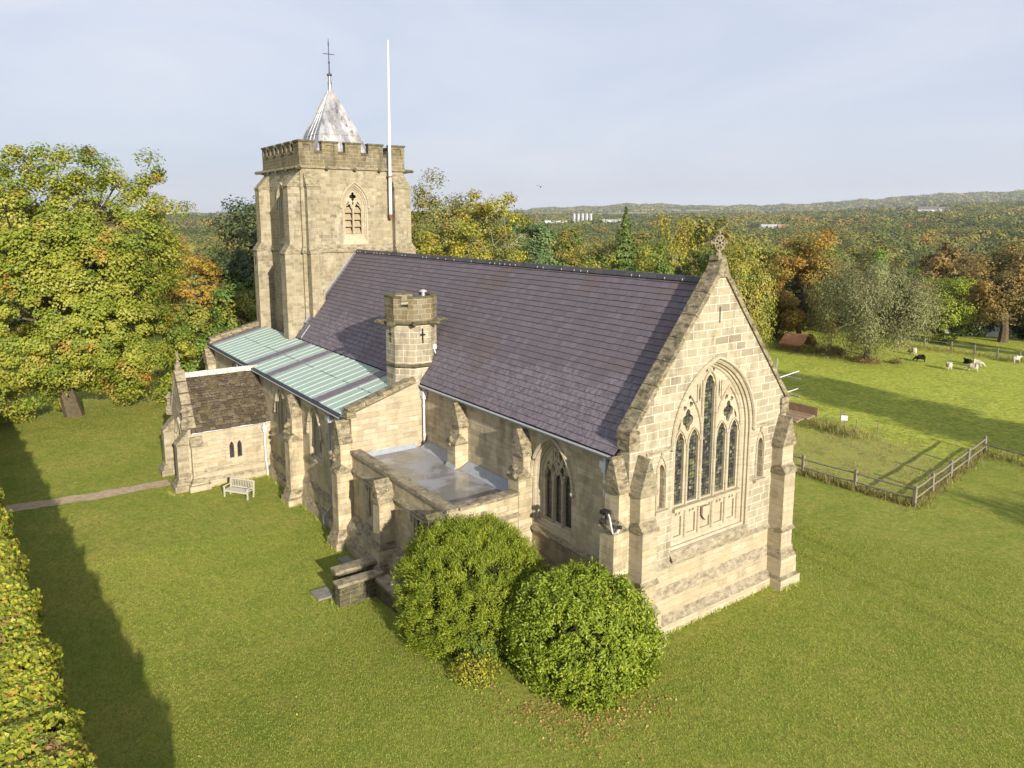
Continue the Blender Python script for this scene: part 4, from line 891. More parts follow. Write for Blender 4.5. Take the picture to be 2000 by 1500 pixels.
for k, (hw, r_) in enumerate(((1.12, 0.09), (0.93, 0.08))): mb.tube(archline(ps, PXC, hw, 1.5, 1.75-0.1*k, -0.03+0.15*k, 9, 2.6 if k else 0.2), r_, 6)
mb.build('porch_arch', 'dressed', church)
mb = MB(); mb.plate(ps, arch(PXC, 1.02, -1.38, 1.5, 1.72, 8), [], 1.6, 1.64, back=False); mb.build('porch_door', 'shadowgap', church)
mb = MB(); fr = pe
mb.plate(fr, rect(-6.72, -5.56, 0.7, 2.25), [arch(-6.37, 0.135, 0.88, 1.62, 0.28, 5, 0.12), arch(-5.91, 0.135, 0.88, 1.62, 0.28, 5, 0.12)]+[foil(-6.37+k, 2.02, 0.045, 3, .2, 0, 10) for k in (-0.13, 0.13, 0.33, 0.59)], -0.025, 0.16, back=False)
o = mb.build('porch_window', 'dressed', church); g = MB(); g.plate(fr, rect(-6.7, -5.6, 0.75, 2.2), [], 0.14, 0.15, back=False); g.build('glass', 'leaded', o)
sl = slate_roof
def porch_roof():
    mb = MB(); rows = 21
    for s in (1, -1):
        a = V(PXC+s*2.32, 0, 2.80); b = V(PXC, 0, 5.86); d = (b-a); nrm = V(d.z*s, 0, -d.x*s).normalized(); nrm = nrm if nrm.z > 0 else -nrm
        w_ = [1/(1+0.045*i) for i in range(rows)]; T = sum(w_); s0 = 0
        for i in range(rows):
            s1 = s0+w_[i]/T; y = PS+0.18-random.random()*0.3
            while y < AY-0.02:
                y2 = min(AY, y+random.uniform(0.2, 0.52)*(0.45+w_[i]*0.6)); y1 = max(PS+0.18, y)
                if y2-y1 > 0.03:
                    e = random.uniform(0.035, 0.085); q = random.uniform(-0.035, 0.035)
                    sagf = 0.0
                    p0 = a+d*(s0)+nrm*e-d.normalized()*q; p1 = a+d*min(1, s1+0.03)+nrm*0.008
                    # swept valley where the roof meets the aisle wall
                    f4 = [V(p0.x, y1+.012, p0.z+random.uniform(-.015, .015)), V(p0.x, y2-.012, p0.z+random.uniform(-.015, .015)), V(p1.x, y2-.012, p1.z), V(p1.x, y1+.012, p1.z)]
                    dn = nrm*(e+0.01); ff = [f4[0]-dn, f4[1]-dn, f4[1], f4[0]]
                    if s < 0: f4 = f4[::-1]; ff = ff[::-1]
                    t = random.random(); mb.face(f4, t); mb.face(ff, t*0.4, 1)
                y = y2
            s0 = s1
    o = mb.build('porch_roof', ['stoneslate', 'stone_edge'], church)
    u = MB(); u.prism([(PXC-2.32, PS+0.18, 2.77), (PXC+2.32, PS+0.18, 2.77), (PXC, PS+0.18, 5.83)], (0, 4.6, 0)); u.build('underlay', 'shadowgap', o)
    r = MB(); y = PS+0.15
    while y < AY-0.1:
        y2 = min(AY+0.02, y+0.55); r.prism([(PXC-0.2, y+.008, 5.72), (PXC+0.2, y+.008, 5.72), (PXC+0.05, y+.008, 6.0), (PXC-0.05, y+.008, 6.0)], (0, y2-y-.016, 0)); y = y2
    r.build('ridge_stone', 'whitecap', o)
porch_roof()
mb = MB()
for s in (1, -1):
    a = V(PXC+s*2.25, 0, 3.02); b = V(PXC, 0, 6.12); d = b-a
    for i in range(5):
        p = a+d*(i/5+0.01); q = a+d*((i+1)/5-0.01); nrm = V(d.z*s, 0, -d.x*s).normalized(); nrm = nrm if nrm.z > 0 else -nrm
        mb.obox((p+q)/2+nrm*0.08+V(0, PS+0.18, 0), (q-p)/2, (0, 0.27, 0), nrm*0.09)
    mb.lathe([(0.24, 0), (0.26, 0.5), (0.17, 0.6), (0.17, 1.0), (0.27, 1.08), (0.02, 1.45)], (PXC+s*2.12, PS-0.05, 3.05), 4)
mb.build('porch_coping', 'lichen', church)
mb = MB(); mb.lathe([(0.2, 6.1), (0.16, 6.5), (0.08, 6.75), (0.075, 7.3)], (PXC, PS+0.15, 0), 8); mb.bar((PXC-0.26, PS+0.15, 7.0), (PXC+0.26, PS+0.15, 7.0), 0.1, 0.12); mb.build('porch_cross', 'coping', church)
PPL = [(0.16, -0.15, 0.12), (0.28, -0.25, -0.2)]
buttress('buttress', (PX1-0.36, PS, 0), (1, 0, 0), (0, -1, 0), 0.7, [(0.62, 2.2)], -1.4, (2.95,), ('tower', 'lichen'), PPL)
buttress('buttress', (PX1, PS+0.42, 0), (0, 1, 0), (1, 0, 0), 0.62, [(0.36, 2.1)], -1.4, (2.6,), ('ashlar', 'lichen'), PPL)
buttress('buttress', (PX0+0.36, PS, 0), (1, 0, 0), (0, -1, 0), 0.7, [(0.66, 2.2)], -1.4, (2.95,), ('tower', 'lichen'), PPL)
mb = MB(); mb.tube([(PX1+0.15, PS+0.2, 2.77), (PX1+0.15, AY-0.02, 2.79)], 0.035, 6); mb.build('porch_gutter', 'white_paint', church)
downpipe('downpipe', (PX1+0.16, -4.42, 2.35), (PX1+0.16, -4.42, -0.55), 'white_paint', (0.55, (PX1+0.18, -4.42, 0.4), (PX1+0.38, -4.42, 0.1), (PX1+0.40, -4.42, -0.55)))
# ---- tower
TE, TW, TS, TN, TZ = -32.6, -40.5, 0.54, 8.46, 18.62
te = FE(TE); ts = FS(TS); tn = frame((0, TN, 0), (-1, 0, 0), (0, 1, 0)); tw = frame((TW, 0, 0), (0, -1, 0), (-1, 0, 0))
bw_A = (0.98, 13.35, 16.0, 1.62); bw_B = (0.68, 14.05, 16.0, 1.22)
TCX = -36.55; TCY = 4.47
mb = MB()
mb.plate(te, rect(TS, TN, -1.3, TZ), [arch(TCY, *bw_A, n=9)], 0, 0.5, back=False, sides=False)
mb.plate(ts, rect(TW, TE, -1.3, TZ), [arch(TCX, *bw_A, n=9)], 0, 0.5, back=False, sides=False)
mb.plate(tn, rect(-TE, -TW, -1.3, TZ), [], 0, 0.5, back=False, sides=False); mb.plate(tw, rect(-TN, -TS, -1.3, TZ), [], 0, 0.5, back=False, sides=False)
for fr, a, b in ((te, TS, TN), (ts, TW, TE), (tn, -TE, -TW), (tw, -TN, -TS)):
    string(mb, fr, a-0.14, b+0.14, 18.66, 0.16, 0.24, 1)
    # sloping set-off at the foot of the belfry stage
    P = [fr(a-0.12, 12.92, -0.14), fr(b+0.12, 12.92, -0.14), fr(b, 13.32, 0.0), fr(a, 13.32, 0.0)]; mb.face(P, 0.5, 1)
    mb.face([fr(a-0.12, 12.82, -0.14), fr(b+0.12, 12.82, -0.14), P[1], P[0]], 0.5, 1); mb.face([fr(a-0.12, 12.82, -0.14), fr(a-.12, 12.82, 0.0), fr(b+.12, 12.82, 0.0), fr(b+0.12, 12.82, -0.14)], 0.5, 1)
tower = mb.build('tower', ['tower', 'lichen'], church)
mb = MB(); mb.box(TW+0.1, TE-0.1, TS+0.1, TN-0.1, 18.4, 19.0); mb.build('tower_roof_deck', 'flash', tower)
def merlons(fr, a, b, mer, mb):
    mb.plate(fr, rect(a, b, 18.72, 19.70), [], -0.03, 0.40)
    for (u0, u1) in mer:
        mb.plate(fr, rect(u0, u1, 19.70, 20.38), [rect(u0+0.28, u1-0.28, 19.78, 20.22)] if u1-u0 > 0.9 else [], -0.03, 0.10); mb.plate(fr, rect(u0, u1, 19.70, 20.38), [], 0.06, 0.40)
        L = [fr(u0-0.05, 20.38, -0.10), fr(u1+0.05, 20.38, -0.10), fr(u1+0.05, 20.38, 0.46), fr(u0-0.05, 20.38, 0.46)]; mb.prism(L, (0, 0, 0.12), 0.5, 1)
    prev = a
    es = sorted(mer)
    for (m0, m1) in zip(es, es[1:]):
        L = [fr(m0[1]-0.12, 19.70, -0.11), fr(m1[0]+0.12, 19.70, -0.11), fr(m1[0]+0.12, 19.70, 0.46), fr(m0[1]-0.12, 19.70, 0.46)]
        mb.prism([fr(m0[1], 19.66, -0.10), fr(m1[0], 19.66, -0.10), fr(m1[0], 19.66, 0.45), fr(m0[1], 19.66, 0.45)], (0, 0, 0.12), 0.5, 1)
ME = [(0.50, 1.58), (2.14, 3.32), (3.86, 5.05), (5.62, 6.77), (7.33, 8.50)]
mb = MB(); merlons(te, TS-0.03, TN+0.03, ME, mb)
merlons(ts, TW-0.03, TE-0.43, [(-33.64, -33.05), (-35.42, -34.2), (-37.14, -35.98), (-38.9, -37.7), (-40.53, -39.46)], mb)
merlons(tn, 33.05, 40.53, [(33.05, 33.64), (34.2, 35.42), (35.98, 37.14), (37.7, 38.9), (39.46, 40.53)], mb)
merlons(tw, -8.0, -1.0, [(-8.0, -7.33), (-6.77, -5.62), (-5.05, -3.86), (-3.32, -2.14), (-1.58, -1.0)], mb)
mb.build('tower_parapet', ['parapet', 'mossy'], tower)
mb = MB()
for (x, y, dx, dy) in ((TE, TS, .7, -.7), (TW, TS, -.7, -.7), (TE, TN, .7, .7), (TE, 4.5, 1, 0), (TE, 2.4, 1, 0), (TE, 6.4, 1, 0), (-35.0, TS, 0, -1), (-37.2, TS, 0, -1), (-39, TS, 0, -1)):
    mb = MB(); c = V(x, y, 18.62); d = V(dx, dy, 0); L = 0.75 if abs(dx*dy) > 0 else 0.28
    mb.tube([c, c+d*L*0.5+V(0, 0, 0.03), c+d*L*0.85, c+d*L], [0.17, 0.14, 0.13, 0.04], 6); mb.build('gargoyle', 'mossy', tower)
def louvres(o, fr, uc):
    mb = MB()
    for k in (-1, 1):
        z = 14.1
        while z < 15.9:
            c0, c1 = uc+k*0.35-0.27, uc+k*0.35+0.27
            p = [fr(c0, z, 0.50), fr(c1, z, 0.50), fr(c1, z+0.42, 0.72), fr(c0, z+0.42, 0.72)]
            mb.prism(p, fr(0, 0, 0.03)-Vector(fr(0, 0, 0)) if False else (Vector(fr(0, 0, 0.0))-Vector(fr(0, 0, 0.035))), 0.5); z += 0.50
    mb.build('louvre', 'louvre', o)
fr2 = lambda fr: (lambda u, z, d: Vector(fr(u, z, d)))
for nm, fr, uc in (('belfry_window', te, TCY), ('belfry_window', ts, TCX)):
    L = [arch(uc+k*0.345, 0.285, 14.08, 15.75, 0.52, 7, 0.2) for k in (-1, 1)]
    H = [foil(uc, 16.75, 0.22, 4, 0.34, 0, 24, 1.2), dagger(uc-0.40, 16.28, .42, .085, -.35), dagger(uc+0.40, 16.28, .42, .085, .35), dagger(uc, 16.3, .3, .06, 0)]
    def ex(mb, fr=fr, uc=uc):
        mb.tube([fr(uc, 14.05, 0.33), fr(uc, 16.2, 0.33)], 0.05, 6)
        for k in (-1, 1): mb.tube(archline(fr, uc+k*0.345, 0.325, 15.75, 0.66, 0.33, 7, 0), 0.03, 5)
    o = gothic_window(nm, fr, uc, bw_A, bw_B, L, 'shadowgap', H, True, ex, 0.36, 0.12, 9, 'dressed', (), 0.45)  # near-black sheet behind the louvres carries the unlit belfry in its colour
    louvres(o, fr2(fr), uc)
tb = ('tower', 'lichen')
def tbut(o, U, Nn, wd, pl, pu):
    return buttress('tower_buttress', o, U, Nn, wd, [(pl, 12.85), (pu, 17.45)], -1.3, (18.45,), tb)
tbut((TE, 1.25, 0), (0, 1, 0), (1, 0, 0), 0.92, 0.75, 0.5); tbut((TE, 7.85, 0), (0, 1, 0), (1, 0, 0), 0.92, 0.75, 0.5)
tbut((-33.3, TS, 0), (1, 0, 0), (0, -1, 0), 0.98, 1.22, 0.85); tbut((-39.8, TS, 0), (1, 0, 0), (0, -1, 0), 0.98, 1.15, 0.8)
tbut((-33.3, TN, 0), (-1, 0, 0), (0, 1, 0), 0.98, 0.95, 0.62); tbut((TW, 1.3, 0), (0, -1, 0), (-1, 0, 0), 0.98, 1.0, 0.65)
tbut((TW, 7.8, 0), (0, -1, 0), (-1, 0, 0), 0.98, 1.0, 0.65)
mb = MB(); mb.plate(ts, rect(-39.9, -39.8, 11.7, 12.35), [], -1.156, -1.14, back=False); mb.build('slit_window', 'shadowgap', tower)  # dark plate on the buttress face, slit shade put into its colour
# lead spirelet with iron cross
SX, SY = -36.5, 4.5
mb = MB()
prof = [(2.28, 19.0), (1.55, 21.3), (0.83, 22.95), (0.30, 24.2), (0.13, 24.55)]
def sq(r, z): return [V(SX+r, SY-r, z), V(SX+r, SY+r, z), V(SX-r, SY+r, z), V(SX-r, SY-r, z)]
for (r0, z0), (r1, z1) in zip(prof, prof[1:]):
    a, b = sq(r0, z0), sq(r1, z1)
    for i in range(4): mb.face([a[i], a[(i+1) % 4], b[(i+1) % 4], b[i]])
for i in range(4):
    mb.tube([sq(r, z)[i] for r, z in prof], [0.06, 0.06, 0.055, 0.05, 0.04], 6)
    for t in (0.27, 0.5, 0.73):
        mb.tube([sq(r, z)[i].lerp(sq(r, z)[(i+1) % 4], t if t == 0.5 else t) for r, z in (prof if t == 0.5 else prof[:4])], 0.038, 5)
a = sq(prof[2][0]+0.02, prof[2][1]-0.02)
for i in range(4): mb.tube([a[i], a[(i+1) % 4]], 0.018, 4)
a = sq(1.58, 21.25)
for i in range(4): mb.tube([a[i], a[(i+1) % 4]], 0.018, 4)
spire = mb.build('spirelet', 'lead', tower)
mb = MB(); mb.lathe([(0.17, 24.35), (0.13, 25.05), (0.16, 25.08), (0.16, 25.14), (0.115, 25.2), (0.105, 25.62)], (SX, SY, 0), 10); mb.build('finial_base', 'lead', spire)
mb = MB(); mb.lathe([(0.10, 25.6), (0.2, 25.66), (0.2, 25.74), (0.06, 25.82), (0.045, 26.5), (0.075, 26.55), (0.075, 26.62), (0.04, 26.66), (0.035, 27.75), (0.06, 27.8), (0.01, 28.3)], (SX, SY, 0), 8)
mb.bar((SX, SY-0.42, 27.17), (SX, SY+0.42, 27.17), 0.05, 0.05); mb.bar((SX-0.03, SY, 27.17), (SX+0.03, SY, 27.17), 0.08, 0.1)
mb.build('iron_cross', 'iron', spire)
# ---- things fixed to or standing by the church
fp = thing('flagpole', 'tall white flagpole fixed to the east face of the church tower', 'flagpole', (-32.2, 7.1, 15.45))
mb = MB(); mb.tube([(-32.2, 7.08, 15.45), (-32.2, 7.12, 21.5), (-32.2, 7.2, 27.6)], [0.12, 0.11, 0.06], 10); mb.lathe([(0.03, 0), (0.09, 0.06), (0.02, 0.16)], (-32.2, 7.2, 27.58), 8); mb.build('pole', 'white_paint', fp)
mb = MB(); mb.lathe([(0.13, 15.2), (0.14, 15.5)], (-32.2, 7.08, 0), 8); mb.build('foot', 'rust', fp)
for z in (18.2,): mb = MB(); mb.box(-32.7, -32.06, 6.96, 7.24, z-0.04, z+0.04); mb.build('bracket', 'rust', fp)
sc_ = thing('security_camera', 'black camera and lamp with loose white cable on the south east buttress', 'camera', (-0.4, -0.6, 4.8))
mb = MB(); mb.box(-0.62, -0.30, -0.78, -0.52, 4.95, 5.08, jit=0.01); mb.tube([(-0.45, -0.62, 4.95), (-0.45, -0.62, 4.75)], 0.05, 6); mb.lathe([(0.02, 4.55), (0.13, 4.62), (0.14, 4.72), (0.05, 4.8)], (-0.5, -0.75, 0), 8); mb.build('camera_body', 'black', sc_)
mb = MB(); mb.tube([(-0.28, -0.68, 5.0), (-0.16, -0.72, 4.9), (-0.05, -0.74, 4.6), (0.05, -0.76, 4.42), (0.2, -0.7, 4.5), (0.22, -0.6, 4.62)], 0.028, 6); mb.build('cable', 'white_paint', sc_)
mb = MB(); mb.lathe([(0.02, 0), (0.07, 0.03), (0.07, 0.12), (0.02, 0.15)], (0.22, -0.6, 4.6), 8); mb.build('lamp_head', 'black', sc_)
sf = thing('scaffold', 'grey scaffold tubes sticking out by the north east roof corner', 'scaffold', (-0.6, 9.6, 7.4))
for i, (a, b) in enumerate((((-0.75, 9.0, 8.45), (-0.35, 10.3, 8.75)), ((-0.75, 8.9, 7.7), (-0.35, 10.3, 7.98)), ((-0.9, 9.5, 7.0), (-0.9, 9.5, 9.3)), ((-1.3, 9.75, 8.55), (0.1, 9.75, 8.55)), ((-1.3, 9.75, 7.8), (0.1, 9.75, 7.8)))):
    mb = MB(); mb.tube([a, b], 0.03, 8); mb.build('tube', 'galv', sf)
bd = thing('scaffold_board', 'brown timber walkway boards beyond the north east buttress', 'boards', (-0.9, 10.1, 6.4))
for i in range(6):
    mb = MB(); y = 10.1+i*0.26; mb.box(-4.2, -0.2-0.05*(i % 3), y, y+0.24, 6.55+0.012*(i % 2), 6.60+0.012*(i % 2)); mb.build('board', 'board', bd)
mb = MB(); mb.box(-4.2, -0.2, 11.68, 11.72, 6.55, 6.95); mb.build('toe_board', 'board', bd)
npar = MB(); coping(npar, -0.80, -0.57, 8.86, 8.55, 5.85, 12.32, 0.2); npar.build('north_roof_parapet', 'lichen', church)
mb = MB(); mb.prism([(-0.78, 8.84, 7.35), (-0.78, 8.84, 8.55), (-0.78, 5.86, 12.3), (-0.78, 5.86, 11.2)], (0.2, 0, 0)); mb.build('north_parapet_wall', 'tower', church)
# stair walls of the basement by the vestry
st = thing('stair_wall', 'low mossy stone parapet around the basement stair beside the clipped yew', 'wall', (-9.4, -6.0, -0.6))
mb = MB(); mb.box(-10.9, -10.45, -6.6, -4.7, -1.2, 0.35, jit=0.03); mb.box(-9.75, -9.35, -7.0, -5.0, -1.2, 0.3, jit=0.03); mb.box(-9.75, -6.4, -5.35, -4.95, -1.2, 0.2, jit=0.03); mb.build('wall_body', 'mossy', st)
mb = MB(); mb.box(-10.98, -10.37, -6.7, -4.7, 0.35, 0.47, jit=0.02); mb.box(-9.83, -9.27, -7.08, -5.0, 0.3, 0.42, jit=0.02); mb.box(-9.26, -6.4, -5.43, -4.87, 0.2, 0.32, jit=0.02); mb.build('wall_coping', 'lichen', st)
for i in range(3):
    mb = MB(); mb.box(-10.45, -9.76, -6.5+i*0.4, -6.1+i*0.4, -1.0, -0.62-0.1*i); mb.build('step', 'gravestone', st)
mb = MB(); mb.box(-13.6, -12.75, -5.35, -4.68, gz1(-13, -5)-0.05, gz1(-13, -5)+0.06, jit=0.02); tag(mb.build('stone_slab', 'gravestone'), 'flat grey stone slab in the grass below the vestry window', 'slab')
mb = MB(); mb.box(-12.7, -11.8, -5.38, -4.68, gz1(-12, -5)-0.05, gz1(-12, -5)+0.055, jit=0.02); tag(mb.build('stone_slab', 'gravestone'), 'second flat stone slab nearer the basement stair wall', 'slab')
mb = MB(); mb.box(-11.3, -10.4, -7.5, -6.75, -0.65, -0.52, jit=0.02); tag(mb.build('stone_slab', 'gravestone'), 'worn stone slab on the grass in front of the stair wall', 'slab')
# bench against the porch wall
def bench():
    a = V(-24.87, -7.50, -0.6); e = V(-23.57, -6.58, -0.6)         # front feet
    d = (e-a).normalized(); L = (e-a).length; bk = V(-d.y, d.x, 0); 
    if bk.dot(V(-1, 0.3, 0)) < 0: bk = -bk
    t = thing('garden_bench', 'weathered pale wooden garden bench on the grass beside the porch wall', 'bench', tuple(a))
    Z = V(0, 0, 1)
    for u in (0, L):
        for k, h in ((0, 0.62), (0.5, 0.95)):
            mb = MB(); p = a+d*u+bk*k; mb.bar(p-Z*0.02, p+Z*h+(bk*0.10 if k else V(0, 0, 0)), 0.07, 0.07, upv=tuple(d)); mb.build('leg', 'pale_bench', t)
        mb = MB(); mb.bar(a+d*u-bk*0.05+Z*0.64, a+d*u+bk*0.55+Z*0.64, 0.08, 0.035); mb.build('armrest', 'pale_bench', t)
    mb = MB()
    for i in range(6): p = bk*(0.0+i*0.085); mb.bar(a+p+Z*0.43, e+p+Z*0.43, 0.07, 0.025)
    mb.bar(a+Z*0.37, e+Z*0.37, 0.03, 0.08); mb.build('seat', 'pale_bench', t)
    mb = MB(); mb.bar(a+bk*0.60+Z*0.93, e+bk*0.60+Z*0.93, 0.04, 0.08); mb.bar(a+bk*0.51+Z*0.50, e+bk*0.51+Z*0.50, 0.04, 0.06)
    for i in range(1, 14): p = d*(L*i/14); mb.bar(a+p+bk*0.51+Z*0.5, a+p+bk*0.60+Z*0.92, 0.05, 0.02, upv=tuple(d))
    mb.build('backrest', 'pale_bench', t)
bench()
# ------------------------------------------------------------------ foliage
def leaf_object(name, P, Nrm, L, Wd, m, parent=None, tint=None, axis=None, spread=0.8, rng=RNG, fold=0.0):
    """P (n,3) leaf centres, Nrm (n,3) preferred normals, L/Wd sizes; one rhombic leaf each"""
    n = len(P); nr = Nrm+rng.normal(0, spread, (n, 3)); nr /= np.maximum(np.linalg.norm(nr, axis=1), 1e-6)[:, None]
    a = rng.normal(0, 1, (n, 3)) if axis is None else axis+rng.normal(0, 0.35, (n, 3))
    a = a-(a*nr).sum(1)[:, None]*nr; a /= np.maximum(np.linalg.norm(a, axis=1), 1e-6)[:, None]; b = np.cross(nr, a)
    L = np.broadcast_to(L, (n,))*rng.uniform(0.7, 1.3, n); Wd = np.broadcast_to(Wd, (n,))*rng.uniform(0.75, 1.25, n)
    A = a*L[:, None]/2; B = b*Wd[:, None]/2
    v = np.empty((n, 4, 3)); v[:, 0] = P-A; v[:, 1] = P-A*0.1+B; v[:, 2] = P+A; v[:, 3] = P-A*0.1-B
    me = bpy.data.meshes.new(name); me.vertices.add(n*4); me.vertices.foreach_set('co', v.astype(np.float32).ravel())
    me.loops.add(n*4); me.loops.foreach_set('vertex_index', np.arange(n*4, dtype=np.int32))
    me.polygons.add(n); me.polygons.foreach_set('loop_start', np.arange(0, n*4, 4, dtype=np.int32)); 
    try: me.polygons.foreach_set('loop_total', np.full(n, 4, dtype=np.int32))
    except Exception: pass
    t = rng.random(n) if tint is None else tint
    at = me.attributes.new('tint', 'FLOAT', 'FACE'); at.data.foreach_set('value', t.astype(np.float32))
    me.materials.append(M[m] if m in M else LM[m]); me.update(calc_edges=True)
    return link(name, me, parent)
def unit(n, rng): 
    d = rng.normal(0, 1, (n, 3)); return d/np.linalg.norm(d, axis=1)[:, None]
def crown_points(kind, h, r, nl, rng, zb):
    """leaf positions and outward normals about the origin (trunk foot)"""
    ch = h-zb
    if kind in ('spruce', 'cypress'):
        t = rng.random(nl)**0.75; z = h-ch*t; rad = r*t**0.9*(0.75+0.25*np.sin(z*2*math.pi/(0.9 if kind == 'spruce' else 3.0)))
        th = rng.uniform(0, 2*math.pi, nl); q = rng.random(nl)**0.4
        if kind == 'spruce': q = q*(0.62+0.38*np.abs(np.sin(th*3.5+np.floor(z/0.9)*1.7)))
        else: rad = r*np.minimum(1, 0.25+t*2.2)*(1-0.3*t)
        P = np.stack([rad*q*np.cos(th), rad*q*np.sin(th), z-0.25*rad*q], 1); Nn = np.stack([np.cos(th), np.sin(th), np.full(nl, 0.7)], 1); return P, Nn, rng.random(nl)*0.6+0.4*q
    nc = {'maple': 620, 'sparse': 46, 'birch': 70, 'willow': 80, 'pine': 34}.get(kind, 84)
    d = unit(nc, rng); lump = 1+(0.04 if kind in ('sparse', 'maple') else 0.09)*rng.normal(0, 1, nc)+0.16*np.sin(d[:, 0]*4+rng.uniform(0, 6))+0.13*np.sin(d[:, 1]*5+rng.uniform(0, 6))+0.10*np.sin(d[:, 2]*7+rng.uniform(0, 6))
    q = rng.random(nc)**(1/3.0)*(0.34 if kind == 'maple' else 0.5)+(0.66 if kind == 'maple' else 0.5) if kind != 'sparse' else rng.random(nc)**0.5*0.65+0.35
    cz = zb+ch*(0.5 if kind != 'maple' else 0.455); zz = d[:, 2]
    prof = np.ones(nc)
    if kind == 'maple': prof = np.clip(np.sqrt(1-np.abs(zz)**3.6)/np.sqrt(np.maximum(1-zz**2, 1e-3)), 1, 2.0)*1.08
    if kind == 'birch': prof = np.where(zz > 0, 1-0.45*zz, 1.0)
    if kind == 'willow': prof = np.where(zz > 0, 1-0.2*zz, 1.0)
    c = np.stack([d[:, 0]*r*0.80*q*lump*prof, d[:, 1]*r*0.80*q*lump*prof, cz+zz*ch*0.43*q*lump], 1)
    rc = r*rng.uniform(0.16, 0.36, nc)*{'sparse': 0.8, 'maple': 0.46}.get(kind, 1.0)
    if kind == 'pine': rc *= 1.15; 
    k = rng.integers(0, nc, nl); u = unit(nl, rng); s = rng.random(nl)**0.45
    sc3 = np.array([1, 1, {'pine': 0.45, 'birch': 1.5, 'willow': 1.1}.get(kind, 0.72)])
    P = c[k]+u*(rc[k]*s)[:, None]*sc3
    if kind == 'birch': P[:, 2] -= rng.exponential(0.6, nl)*rc[k]*0.5
    out = P-np.array([0, 0, cz-0.15*ch]); out /= np.maximum(np.linalg.norm(out, axis=1), 1e-6)[:, None]
    Nn = u*0.6+out*0.7+np.array([0, 0, 0.25]); return P, Nn, np.clip(0.6*rng.random(nc)[k]+0.4*rng.random(nl), 0, 1)
def make_tree(name, label, kind, leafm, loc, h, r, nl, leaf, zb=None, group=None, bark='bark', seed=1, trunk_r=None, limbs=9, cat='tree', lw=0.62, spread=0.42):
    rng = np.random.default_rng(seed); x, y = loc; z = gz1(x, y)
    t = thing(name, label, cat, (x, y, z), group)
    zb = h*0.16 if zb is None else zb; tr = trunk_r or max(0.14, h*0.022)
    mb = MB(); zt = h*(0.62 if kind not in ('spruce', 'cypress') else 0.95)
    pts = [V(x, y, z-0.3)]; o = V(0, 0, 0)
    for i in range(1, 6): o = o+V(*rng.normal(0, 0.02*h*0.5, 2), 0)*(0 if kind in ('spruce', 'cypress') else 1); pts.append(V(x, y, z+zt*i/5)+o)
    mb.tube(pts, [tr*1.35, tr, tr*0.85, tr*0.65, tr*0.45, tr*0.15], 8)
    for i in range(limbs if kind not in ('spruce', 'cypress') else 0):
        a = rng.uniform(0, 2*math.pi); f = rng.uniform(0.22, 0.85); k = min(4, int(f*5)); p0 = pts[k].lerp(pts[k+1], f*5-k)
        e = V(x+math.cos(a)*r*rng.uniform(0.45, 0.85), y+math.sin(a)*r*rng.uniform(0.45, 0.85), z+max(zb*0.9, zt*f+h*rng.uniform(0.08, 0.34)))
        m_ = p0.lerp(e, 0.5)+V(*rng.normal(0, 0.03*h, 2), 0.04*h); mb.tube([p0, m_, e], [tr*0.42, tr*0.25, tr*0.06], 6)
        for j in range(2):
            e2 = e+V(*rng.normal(0, r*0.22, 3)); mb.tube([m_, m_.lerp(e2, 0.6)+V(0, 0, 0.15), e2], [tr*0.2, tr*0.12, tr*0.03], 5)
    mb.build('trunk', bark, t, smooth=True)
    P, Nn, tn_ = crown_points(kind, h, r, nl, rng, zb)
    ax = None
    if kind in ('birch', 'willow'): ax = np.tile([0, 0, -1.0 if kind == 'birch' else 0.6], (nl, 1))
    leaf_object('crown', P+np.array([x, y, z]), Nn, leaf, leaf*lw, leafm, t, tn_, ax, spread, rng)
    return t
def copy_thing(src, loc, rz=0.0, s=1.0, label=None, group=None):
    c = src.copy(); COL.objects.link(c); c.location = loc; c.rotation_euler = (0, 0, rz); c.scale = (s, s, s) if not hasattr(s, '__len__') else s
    if label: c['label'] = label
    if group: c['group'] = group
    for ch in list(src.children):
        d = ch.copy(); COL.objects.link(d); d.parent = c; d.matrix_parent_inverse = ch.matrix_parent_inverse.copy()
        for g in list(ch.children): e = g.copy(); COL.objects.link(e); e.parent = d; e.matrix_parent_inverse = g.matrix_parent_inverse.copy()
    return c
T = make_tree
T('maple_tree', 'big autumn maple with green yellow and orange leaves on the lawn beyond the porch', 'maple', 'maple', (-50.3, -12.6), 23.6, 8.4, 150000, 0.22, 0.3, None, 'bark', 3, 0.55, 22, lw=0.75)
T('maple_tree', 'smaller golden orange tree between the big maple and the tower', 'maple', 'orange', (-66, 0.5), 13.6, 4.0, 12000, 0.33, 1.5, seed=4)
T('lime_tree', 'dark green tree rising close behind the tower', 'round', 'dark', (-64.5, 7.6), 20.6, 7.0, 26000, 0.36, 2, seed=5)
T('hazel_tree', 'low yellowish green tree in front of the dark tree by the tower', 'round', 'green', (-56.5, 3.6), 11.0, 4.2, 12000, 0.30, 0.8, seed=6)
T('hazel_tree', 'bushy green tree between the big maple and the aisle roof', 'round', 'green', (-53.5, -2.5), 8.4, 3.4, 10000, 0.28, 0.4, seed=7)
T('ash_tree', 'tall open crowned tree with thin brownish tips right of the tower', 'sparse', 'olive', (-60.1, 28.1), 21.0, 8.2, 15000, 0.30, 8, None, 'palebark', 88, 0.3, 20)
T('ash_tree', 'thin leafed tree with bare pale branches at the sky line right of the tower', 'sparse', 'yellow', (-53.6, 29.8), 19.9, 5.4, 8000, 0.30, 8, None, 'palebark', 9, 0.26, 16)
T('field_maple', 'yellow green tree just right of the tower above the roof ridge', 'round', 'yellow', (-49.4, 24.1), 15.4, 4.6, 12000, 0.30, 2, seed=10)
